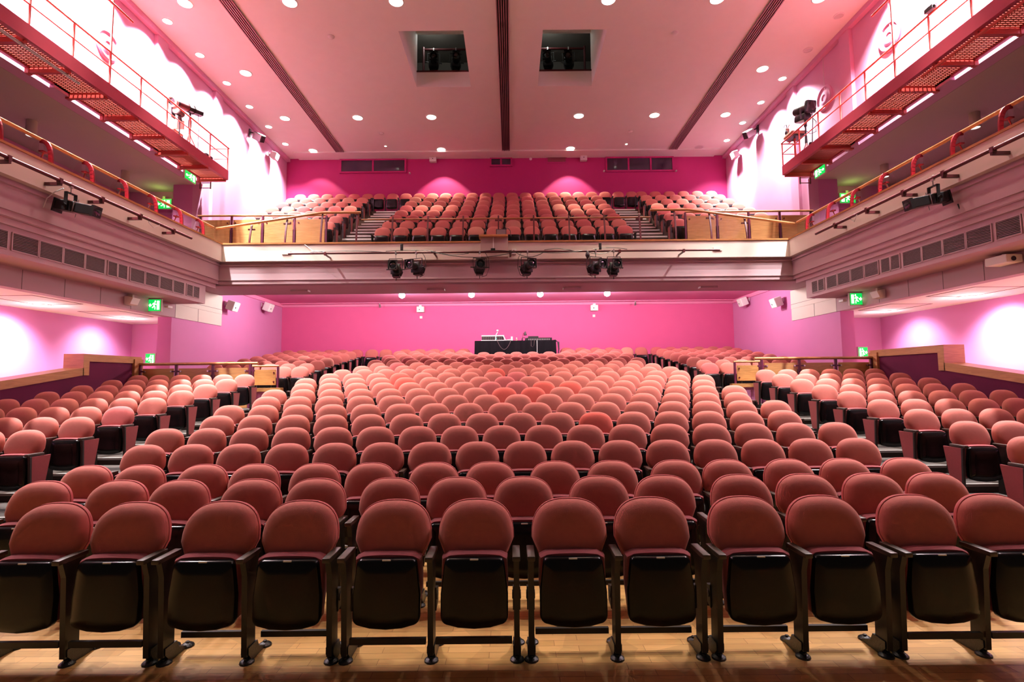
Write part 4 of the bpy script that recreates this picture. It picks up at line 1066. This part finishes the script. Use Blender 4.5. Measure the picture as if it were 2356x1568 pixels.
# ventilation grilles on the gallery fronts
BK = [(8.27,8.74),(8.76,9.22),(9.24,9.70),(9.72,10.19),(10.27,10.52),(10.54,10.80),(10.88,11.31),(11.34,11.78),(11.81,12.26),(12.29,12.70),(12.80,13.05),(13.07,13.33),(7.30,7.74),(7.78,8.20),(6.8,7.26)]
for s in (-1, 1):
    for k, (a, b) in enumerate(sorted(BK)):
        t = thing('air_grille', 'louvred air grille in the %s gallery front, %s from the balcony corner' % (NAME[s], ORD[len(BK)-k]), 'vent', (sx(s,PW+.24), (a+b)/2, 4.04), 'air grilles in the %s gallery front' % NAME[s])
        h = (b-a)/2; q = lambda mbx, y0, y1, z0, z1, d0, d1: mbx.box(-s*d0, -s*d1, y0, y1, z0, z1)
        mb = MB(); q(mb,-h,h,-.145,.145,0,.006); mb.build('backing', 'dark_void', t)
        mb = MB()
        for i in range(11): q(mb,-h,h,-.135+i*.0255,-.124+i*.0255,.006,.018)
        mb.build('louvres', 'grille', t)
        mb = MB(); q(mb,-h-.006,-h+.012,-.15,.15,0,.024); q(mb,h-.012,h+.006,-.15,.15,0,.024); q(mb,-h,h,.14,.155,0,.024); q(mb,-h,h,-.155,-.14,0,.024); mb.build('frame', 'cream_shaded', t)
# access hatch outlines in the side aisle ceilings, plates under the balcony soffit
for s in (-1, 1):
    for k, (y, x, a) in enumerate(((10.6, 9.7, .5), (12.9, 9.75, .5))):
        mb = MB(); mb.box(-a,a,-.6,-.585,-.006,0); mb.box(-a,a,.585,.6,-.006,0); mb.box(-a,-a+.015,-.6,.6,-.006,0); mb.box(a-.015,a,-.6,.6,-.006,0)
        o = mb.build('ceiling_hatch', 'grille', None, False, (sx(s,x), y, 3.449)); tag(o, 'thin outline of an access hatch in the %s side aisle ceiling, %s one' % (NAME[s], ('nearer','farther')[k]), 'hatch', 'hatch outlines in the aisle ceilings')
for k, px_ in enumerate((690, 1005, 1320, 1637)):
    x = (px_-1178)/1190*14.85
    o = MB().bbox(-.25,.25,-.10,.10,-.05,0,.006).build('soffit_plate', 'cream_shaded', None, False, (x, 14.85, 4.36)); tag(o, 'pale rectangular plate under the balcony soffit, %s from the left of four' % ORD[k+1], 'plate', 'plates under the balcony soffit')
for k, x in enumerate((-6.1, 5.66)):
    o = MB().bbox(-.12,.12,-.025,0,-.05,.05,.006).build('wall_socket', 'cream', None, False, (x, YF, 5.22)); tag(o, 'small cream socket box on the balcony front near its %s end' % ('left','right')[k], 'socket', 'cream sockets on the balcony front')

# ------------------------------------------------------------------ control shelf at the middle of the balcony front
t = thing('control_shelf', 'small oak shelf with mauve box jutting from the middle of the balcony front', 'shelf', (-.42, 13.86, 5.05))
mb = MB(); mb.bbox(-.42,.36,-.24,.10,.50,.56,.008); mb.build('shelf_board', 'oak_rail', t)
mb = MB(); mb.box(-.38,.36,-.12,.03,-.02,.50); mb.build('box', 'taupe_plaster', t)
mb = MB(); mb.box(-.045,-.02,-.15,-.12,.2,.5); mb.build('strut', 'plaster', t)
o = MB().bbox(-.06,.06,-.05,.05,-.03,.03,.01).build('small_camera', 'lantern_black', None, False, (-.46, 13.66, 5.20)); tag(o, 'tiny black camera under the oak shelf on the balcony front', 'camera')
t = thing('lectern_screen', 'small framed screen standing on the oak shelf at the balcony rail', 'screen', (-.24, 13.80, 5.61))
mb = MB(); mb.bbox(-.14,.14,-.015,.015,.0,.19,.006); mb.build('frame', 'dark_metal', t)
mb = MB(); mb.box(-.125,.125,-.018,-.014,.015,.175); mb.build('display', 'screen_grey', t)
o = MB().tube([(0,0,0),(.07,0,.01),(.13,0,-.06),(.14,0,-.2)], .010, 6).build('gooseneck_lamp', 'dark_metal', None, True, (-.12, 13.83, 5.815)); tag(o, 'thin curved gooseneck lamp beside the screen on the oak shelf', 'lamp')
t = thing('cable_box', 'small white cable box behind the lighting pipe right of the oak shelf', 'junction box', (.1, 13.9, 5.20))
mb = MB(); mb.bbox(-.06,.06,-.05,0,-.07,.07,.008); mb.build('case', 'white_paint', t)
mb = MB(); mb.cyl((0,-.055,.02),(0,-.05,.02),.014,n=8); mb.build('socket', 'slot_dark', t)

# ------------------------------------------------------------------ sound desk at the back of the stalls
TZ = rowz(21); TY0, TY1 = 18.56, 19.3
tx0, tx1 = -1.30, 1.60
t = thing('sound_desk', 'tall desk under a black cloth in the last rows of the stalls', 'desk', ((tx0+tx1)/2, (TY0+TY1)/2, TZ))
hx, hy, th = (tx1-tx0)/2, (TY1-TY0)/2, 3.12-TZ
mb = MB(); mb.bbox(-hx+.02,hx-.02,-hy+.02,hy-.02,th-.04,th-.005,.004)
for a in (-1,1):
    for b in (-1,1): mb.box(a*(hx-.1)-.02,a*(hx-.1)+.02,b*(hy-.08)-.02,b*(hy-.08)+.02,0,th-.04)
mb.build('table_frame', 'dark_metal', t)
mb = MB(); N = 72; per = []
for i in range(N+1): per.append((-hx+2*hx*i/N, -hy, 1))
for i in range(1,17): per.append((hx, -hy+2*hy*i/16, 2))
for i in range(1,N+1): per.append((hx-2*hx*i/N, hy, 3))
for i in range(1,16): per.append((-hx, hy-2*hy*i/16, 4))
vs = []; m_ = len(per)
for lv, zz in enumerate((th, th-.02, th*.5, .02)):
    for i, (a, b, e) in enumerate(per):
        w_ = (0, .012, .022, .035)[lv]*(1+.8*math.sin(i*.9)+.4*math.sin(i*2.3)) if lv else 0
        nx, ny = {1:(0,-1),2:(1,0),3:(0,1),4:(-1,0)}[e]
        if abs(abs(a)-hx) < .06 and abs(abs(b)-hy) < .06: nx, ny = (math.copysign(.7,a), math.copysign(.7,b))
        vs.append((a+nx*w_, b+ny*w_, zz))
fs = [(j*m_+i, j*m_+(i+1)%m_, (j+1)*m_+(i+1)%m_, (j+1)*m_+i) for j in range(3) for i in range(m_)]
fs.append(tuple(range(m_)))
mb.add(vs, fs); mb.build('cloth', 'cloth_black', t, 50)
DZ = TZ+th
t = thing('mixing_console', 'grey mixing console with white trim seen from its rear, on the black sound desk', 'mixer', (-.66, 18.86, DZ))
mb = MB(); mb.prism([(-.18,0),(-.18,.17),(.24,.05),(.24,0)], lambda a,b,q: (q,a,b), -.40, .40); mb.build('body', 'lantern_black', t)
mb = MB(); mb.box(-.41,.41,-.20,-.15,.165,.205); mb.box(-.42,.42,-.21,-.17,.0,.03); mb.prism([(.36,.19),(.40,.19),(.49,0),(.45,0)], lambda a,b,q: (a,q,b), -.21, -.17); mb.build('white_trim', 'white_paint', t)
mb = MB()
for i in range(11):
    for j in range(2): mb.box(-.36+i*.066,-.335+i*.066,-.188,-.181,.05+j*.055,.08+j*.055)
mb.build('sockets', 'grille', t)
t = thing('console_lamp', 'white desk lamp with teal glow rising behind the mixing console', 'lamp', (-.54, 18.62, DZ))
mb = MB(); mb.cyl((-.02,0,0),(.0,0,.22),.016,n=8); mb.tube([(.0,0,.22),(.05,0,.30),(.055,0,.34)], .016, 8); mb.build('stem', 'white_paint', t, True)
mb = MB(); mb.lathe([(.0,-.035),(.033,-.02),(.036,.0),(.03,.025),(.0,.036)], (.055,0,.37), n=14); mb.build('head', 'white_paint', t, True)
mb = MB(); mb.box(-.02,.02,-.022,-.016,.05,.10); mb.build('teal_lamp', 'teal_light', t)
t = thing('paper_stack', 'loose white papers lying on the desk beside the console', 'papers', (-.12, 18.66, DZ))
for i in range(4): 
    mb = MB(); mb.box(-.10,.11,-.07,.07,.012*i,.012*i+.008); o = mb.build('sheet', 'white_paint', t); o.rotation_euler = (0,-.12*i*.5,.3*i)
o = MB().lathe([(.035,0),(.035,.15),(.036,.155),(.0,.155)], (0,0,0), n=14).build('paper_cup', 'white_paint', None, True, (.03, 18.70, DZ)); tag(o, 'tall white cup standing in the middle of the sound desk', 'cup')
t = thing('small_bottle', 'small pale bottle with lid right of the tall white cup', 'bottle', (.20, 18.70, DZ))
mb = MB(); mb.lathe([(.03,0),(.03,.06),(.018,.085)], (0,0,0), n=12); mb.build('body', 'chair_tan', t, True)
mb = MB(); mb.lathe([(.02,.085),(.024,.09),(.022,.11),(.0,.112)], (0,0,0), n=12); mb.build('lid', 'white_paint', t, True)
t = thing('lighting_console', 'black lighting desk with raised screen on the sound table', 'lighting desk', (.98, 18.84, DZ))
mb = MB(); mb.prism([(-.22,0),(-.22,.10),(.2,.04),(.2,0)], lambda a,b,q: (q,a,b), -.42, .50); mb.build('body', 'lantern_black', t)
mb = MB(); mb.bbox(-.36,.02,-.08,-.04,.08,.17,.006); mb.build('screen', 'lantern_black', t)
mb = MB()
for i in range(13): mb.box(-.36+i*.062,-.32+i*.062,-.226,-.219,.015,.06)
mb.build('sockets', 'silver', t)
mb = MB(); mb.box(-.44,.52,.1,.13,.03,.115); mb.build('back_ridge', 'lantern_black', t)
t = thing('headphones', 'dark headphones lying by the lighting desk', 'headphones', (.46, 18.68, DZ))
mb = MB(); mb.tube([(-.07,0,.04),(-.06,0,.09),(0,0,.115),(.06,0,.09),(.07,0,.04)], .012, 6); mb.build('headband', 'lantern_black', t, True)
for a in (-1,1): mb = MB(); mb.cyl((a*.075,0,.04),(a*.045,0,.04),.038,n=12); mb.build('ear_cup', 'lantern_black', t, True)
t = thing('desk_lamp', 'black gooseneck desk lamp with cone shade standing on the sound desk', 'lamp', (.42, 18.78, DZ))
mb = MB(); mb.cyl((0,0,0),(0,0,.01),.05,n=12); mb.tube([(0,0,0),(0,0,.16),(.015,0,.24),(.05,0,.29),(.09,0,.30)], .008, 6); mb.build('stem', 'lantern_black', t, True)
mb = MB(); mb.lathe([(.025,.10),(.03,.06),(.06,-.03),(.055,-.04),(.0,-.035)], (.10,0,.24), n=14); mb.build('shade', 'lantern_black', t, True)
o = MB(); 
for i in range(5): o.tube([(0-.02*i,.02*i,.01),(.10,.02*i,.03-.01*i),(.17+.015*i,.02*i-.05,-.05),(.20+.008*i,.02*i-.05,-.3),(.19,.02*i-.05,-.62)], .013, 6)
o = o.build('cable_bundle', 'lantern_black', None, True, (1.52, 18.8, DZ)); tag(o, 'bundle of black cables hanging over the right end of the sound desk', 'cables')
o = MB().tube(sag((-.5,0,0),(.0,0,0),.33,12), .006, 5).tube([(.72,0,0),(.72,.0,-.22),(.78,0,-.25),(.82,0,-.2),(.84,0,0)], .006, 5).build('loose_cable', 'grille', None, True, (0, 18.50, DZ+.01)); tag(o, 'thin looped cable drooping over the front of the black desk cloth', 'cable')
o = MB().box(-.010,.010,-.004,.004,-.6,0).build('white_cable', 'plate_white', None, False, (.93, 18.50, DZ)); tag(o, 'straight pale cable running down the front of the black desk cloth', 'cable')

# ------------------------------------------------------------------ kit on the catwalks
t = thing('follow_spot', 'long black follow spot with white snout on the left catwalk', 'follow spot', (sx(-1,8.72), 13.85, 7.91))
D_ = Vector((.04, -.93, -.30)).normalized() if False else Vector((.02,-.96,-.27)).normalized()
U_ = D_.cross(Vector((1,0,0))).normalized()
c0 = Vector((0, 0, 1.38))
mb = MB(); mb.cyl(c0+D_*.18, c0+D_*.62, .105, n=18); mb.build('barrel', 'burgundy', t, True)
mb = MB(); mb.cyl(c0+D_*.62, c0+D_*.78, .108, n=18); mb.build('black_band', 'lantern_black', t, True)
mb = MB(); mb.lathe([(.135,0),(.145,.05),(.145,.12),(.10,.125),(.098,.03)], (0,0,0), n=20, cap=False)
q = D_.to_track_quat('Z','Y'); mb.v = [tuple(q @ Vector(p)+c0+D_*.74) for p in mb.v]; mb.build('white_snout', 'white_paint', t, 40)
mb = MB(); mb.lathe([(.10,0),(.0,.001)], (0,0,0), n=20); mb.v = [tuple(q @ Vector(p)+c0+D_*.80) for p in mb.v]; mb.build('lens', 'lens', t)
mb = MB(); mb.cyl(c0-D_*.46, c0+D_*.18, .125, n=8); mb.cyl(c0-D_*.10, c0-D_*.05, .14, n=8); mb.build('lamp_house', 'lantern_black', t, 40)
mb = MB(); mb.cyl((0,0,.62), (0,0,1.26), .028, n=8); mb.cyl((0,0,.85),(0,0,1.05),.045,n=8); mb.build('stand_pole', 'lantern_black', t, True)
for k in range(3):
    a = k*2*PI/3+.5; mb = MB(); mb.cyl((0,0,.66),(math.cos(a)*.28,math.sin(a)*.28,.01),.018,n=6); mb.build('leg', 'plate_white', t, True)
mb = MB(); mb.tube([c0-D_*.3+Vector((.05,0,-.1)), (.1,.25,.9), (.12,.2,.3), (.1,.1,.02)], .008, 5); mb.build('cable', 'lantern_black', t, True)
t = thing('catwalk_floodlight', 'small round lamp hung behind the left catwalk rail under the follow spot', 'stage light', (sx(-1,8.62), 13.25, 8.86))
mb = MB(); mb.cyl((0,-.14,0),(0,.10,0),.11,.085,n=14); mb.build('housing', 'lantern_black', t, True)
mb = MB(); mb.cyl((0,-.15,0),(0,-.135,0),.09,n=14); mb.build('lens', 'chair_tan', t, True)
mb = MB(); mb.box(-.16,-.13,-.10,.04,-.16,.10); mb.cyl((0,0,-.1),(0,.05,-.22),.05,n=8); mb.cyl((0,.02,-.2),(0,.02,-.88),.016,n=6); mb.build('yoke', 'lantern_black', t)
t = thing('operator_chair', 'pale stacking chair on the left catwalk beside the follow spot', 'chair', (sx(-1,8.85), 13.3, 7.91))
mb = MB(); mb.bbox(-.2,.2,-.2,.2,.42,.46,.015); mb.build('seat', 'chair_tan', t)
mb = MB(); mb.bbox(-.2,.2,.18,.22,.62,.86,.015); mb.build('backrest', 'chair_tan', t)
for a in (-1,1):
    for b in (-1,1): mb = MB(); mb.cyl((a*.18,b*.18,.42),(a*.2,b*.22,0),.013,n=6); mb.build('leg', 'lantern_black', t, True)
o = MB().bbox(-.10,.10,-.16,.16,0,.34,.01).build('equipment_case', 'lantern_black', None, False, (sx(-1,8.62), 14.5, 7.915)); tag(o, 'dark equipment case standing on the left catwalk below the follow spot', 'case')

t = thing('follow_spot', 'black follow spot with square front on a stand on the right catwalk', 'follow spot', (sx(1,8.78), 14.55, 7.91))
mb = MB(); mb.bbox(-.17,.17,-.24,-.10,-.18,.18,.05); mb.lathe([(.12,-.12),(.14,.0),(.14,.34),(.10,.40)], (0,0,0), ax='y', n=12); mb.bbox(-.14,.14,-.12,.3,-.36,-.14,.06)
R_ = Matrix.Rotation(.18,4,'X') @ Matrix.Rotation(.25,4,'Z'); mb.v = [tuple(R_ @ Vector(p)+Vector((0,0,1.62))) for p in mb.v]; mb.build('lamp_house', 'lantern_black', t, 40)
mb = MB(); mb.lathe([(.125,-.245),(.11,-.25),(.06,-.262)], (0,0,0), ax='y', n=20); mb.v = [tuple(R_ @ Vector(p)+Vector((0,0,1.62))) for p in mb.v]; mb.build('lens', 'lens', t, True)
mb = MB(); mb.box(-.24,-.20,-.12,-.09,-.36,-.05); mb.box(-.22,-.12,-.1,-.08,-.16,-.12); mb.v = [(p[0],p[1],p[2]+1.62) for p in mb.v]; mb.build('side_handle', 'lantern_black', t)
mb = MB(); mb.cyl((0,.05,.55),(0,.05,1.3),.024,n=8); mb.cyl((0,.05,1.1),(0,.05,1.2),.045,n=8); mb.cyl((0,.05,.60),(0,.05,.82),.035,n=8); mb.build('stand_pole', 'lantern_black', t, True)
for k in range(3):
    a = k*2*PI/3; mb = MB(); mb.cyl((0,.05,.62),(math.cos(a)*.26,.05+math.sin(a)*.26,.01),.016,n=6); mb.build('leg', 'plate_white', t, True)
mb = MB(); mb.tube([(.12,-.05,1.35),(.26,-.05,1.2),(.24,-.05,.9),(.1,0,.85),(.02,.03,.95)], .010, 6); mb.build('cable', 'lantern_black', t, True)
o = MB().tube([(0,0,0),(.02,0,.5),(.06,0,1.0),(.02,0,1.3)], .012, 6).build('microphone_stand', 'lantern_black', None, True, (sx(1,8.55), 13.95, 7.915)); tag(o, 'thin dark stand behind the right catwalk rail next to the follow spot', 'stand')
t = thing('operator_chair', 'upholstered swivel chair on the right catwalk end platform', 'chair', (sx(1,8.66), 14.98, 7.91), None, (0,0,-PI/2))
mb = MB(); mb.bbox(-.24,.24,-.22,.24,.98,1.07,.03); mb.build('seat', 'chair_tan', t)
mb = MB(); mb.bbox(-.20,.20,-.2,.2,.92,.985,.02); mb.build('seat_pan', 'lantern_black', t)
mb = MB(); mb.bbox(-.34,-.28,-.05,.05,.95,1.42,.02); mb.v = [(p[0]-.12*(p[2]-.95),p[1],p[2]) for p in mb.v]; mb.build('backrest', 'chair_tan', t)
mb = MB(); mb.box(-.30,-.05,-.02,.02,.92,.96); mb.tube([(-.30,0,1.0),(-.5,0,1.12),(-.52,0,1.2),(-.36,0,1.38),(-.24,0,1.48)], .014, 6); mb.build('arm_frame', 'rail_coral', t, True)
mb = MB(); mb.cyl((0,0,.03),(0,0,.93),.03,n=8); mb.cyl((0,0,0),(0,0,.03),.22,n=14); mb.build('pedestal', 'rail_coral', t, True)
t = thing('headset', 'black headset hooked over the back of the swivel chair', 'headset', (sx(1,8.66), 15.36, 9.31), None, (0,0,-PI/2))
mb = MB(); mb.tube([(-.09,-.06,.0),(-.07,-.06,.09),(0,-.06,.12),(.08,-.06,.09),(.10,-.06,-.02)], .012, 6); mb.build('headband', 'lantern_black', t, True)
mb = MB(); mb.cyl((.05,-.08,-.14),(.05,-.04,-.14),.05,n=10); mb.tube([(.04,-.06,.1),(.05,-.06,-.1)], .006, 5); mb.build('ear_cup', 'lantern_black', t, True)
o = MB().prism([(-.22,0),(.22,0),(.22,.14),(.10,.20),(.05,.34),(-.06,.30),(-.12,.16),(-.22,.14)], lambda a,b,q: (q,a,b), -.12, .12).build('equipment_bag', 'lantern_black', None, False, (sx(1,8.62), 13.95, 7.915)); tag(o, 'dark lumpy equipment bag on the right catwalk floor', 'bag')
t = thing('rail_camera', 'small black camera clamped on the near part of the right catwalk rail', 'camera', (sx(1,8.395), 9.62, 8.82))
mb = MB(); mb.bbox(-.05,.05,-.10,.10,.02,.11,.01); mb.build('body', 'lantern_black', t)
mb = MB(); mb.cyl((0,-.14,.065),(0,-.09,.065),.03,n=10); mb.build('lens', 'lens', t, True)
SC.view_settings.view_transform = 'Standard'; SC.view_settings.look = 'None'
SC.view_settings.gamma = 1; SC.view_settings.exposure = 0.28
SC.view_settings.use_curve_mapping = False
SC.cycles.max_bounces = 6; SC.cycles.diffuse_bounces = 4; SC.cycles.glossy_bounces = 3; SC.cycles.transparent_max_bounces = 12
SC.cycles.sample_clamp_indirect = 6; SC.cycles.caustics_reflective = False; SC.cycles.caustics_refractive = False
SC.cycles.use_denoising = True; SC.cycles.use_adaptive_sampling = True; SC.cycles.adaptive_threshold = .06; SC.cycles.adaptive_min_samples = 16
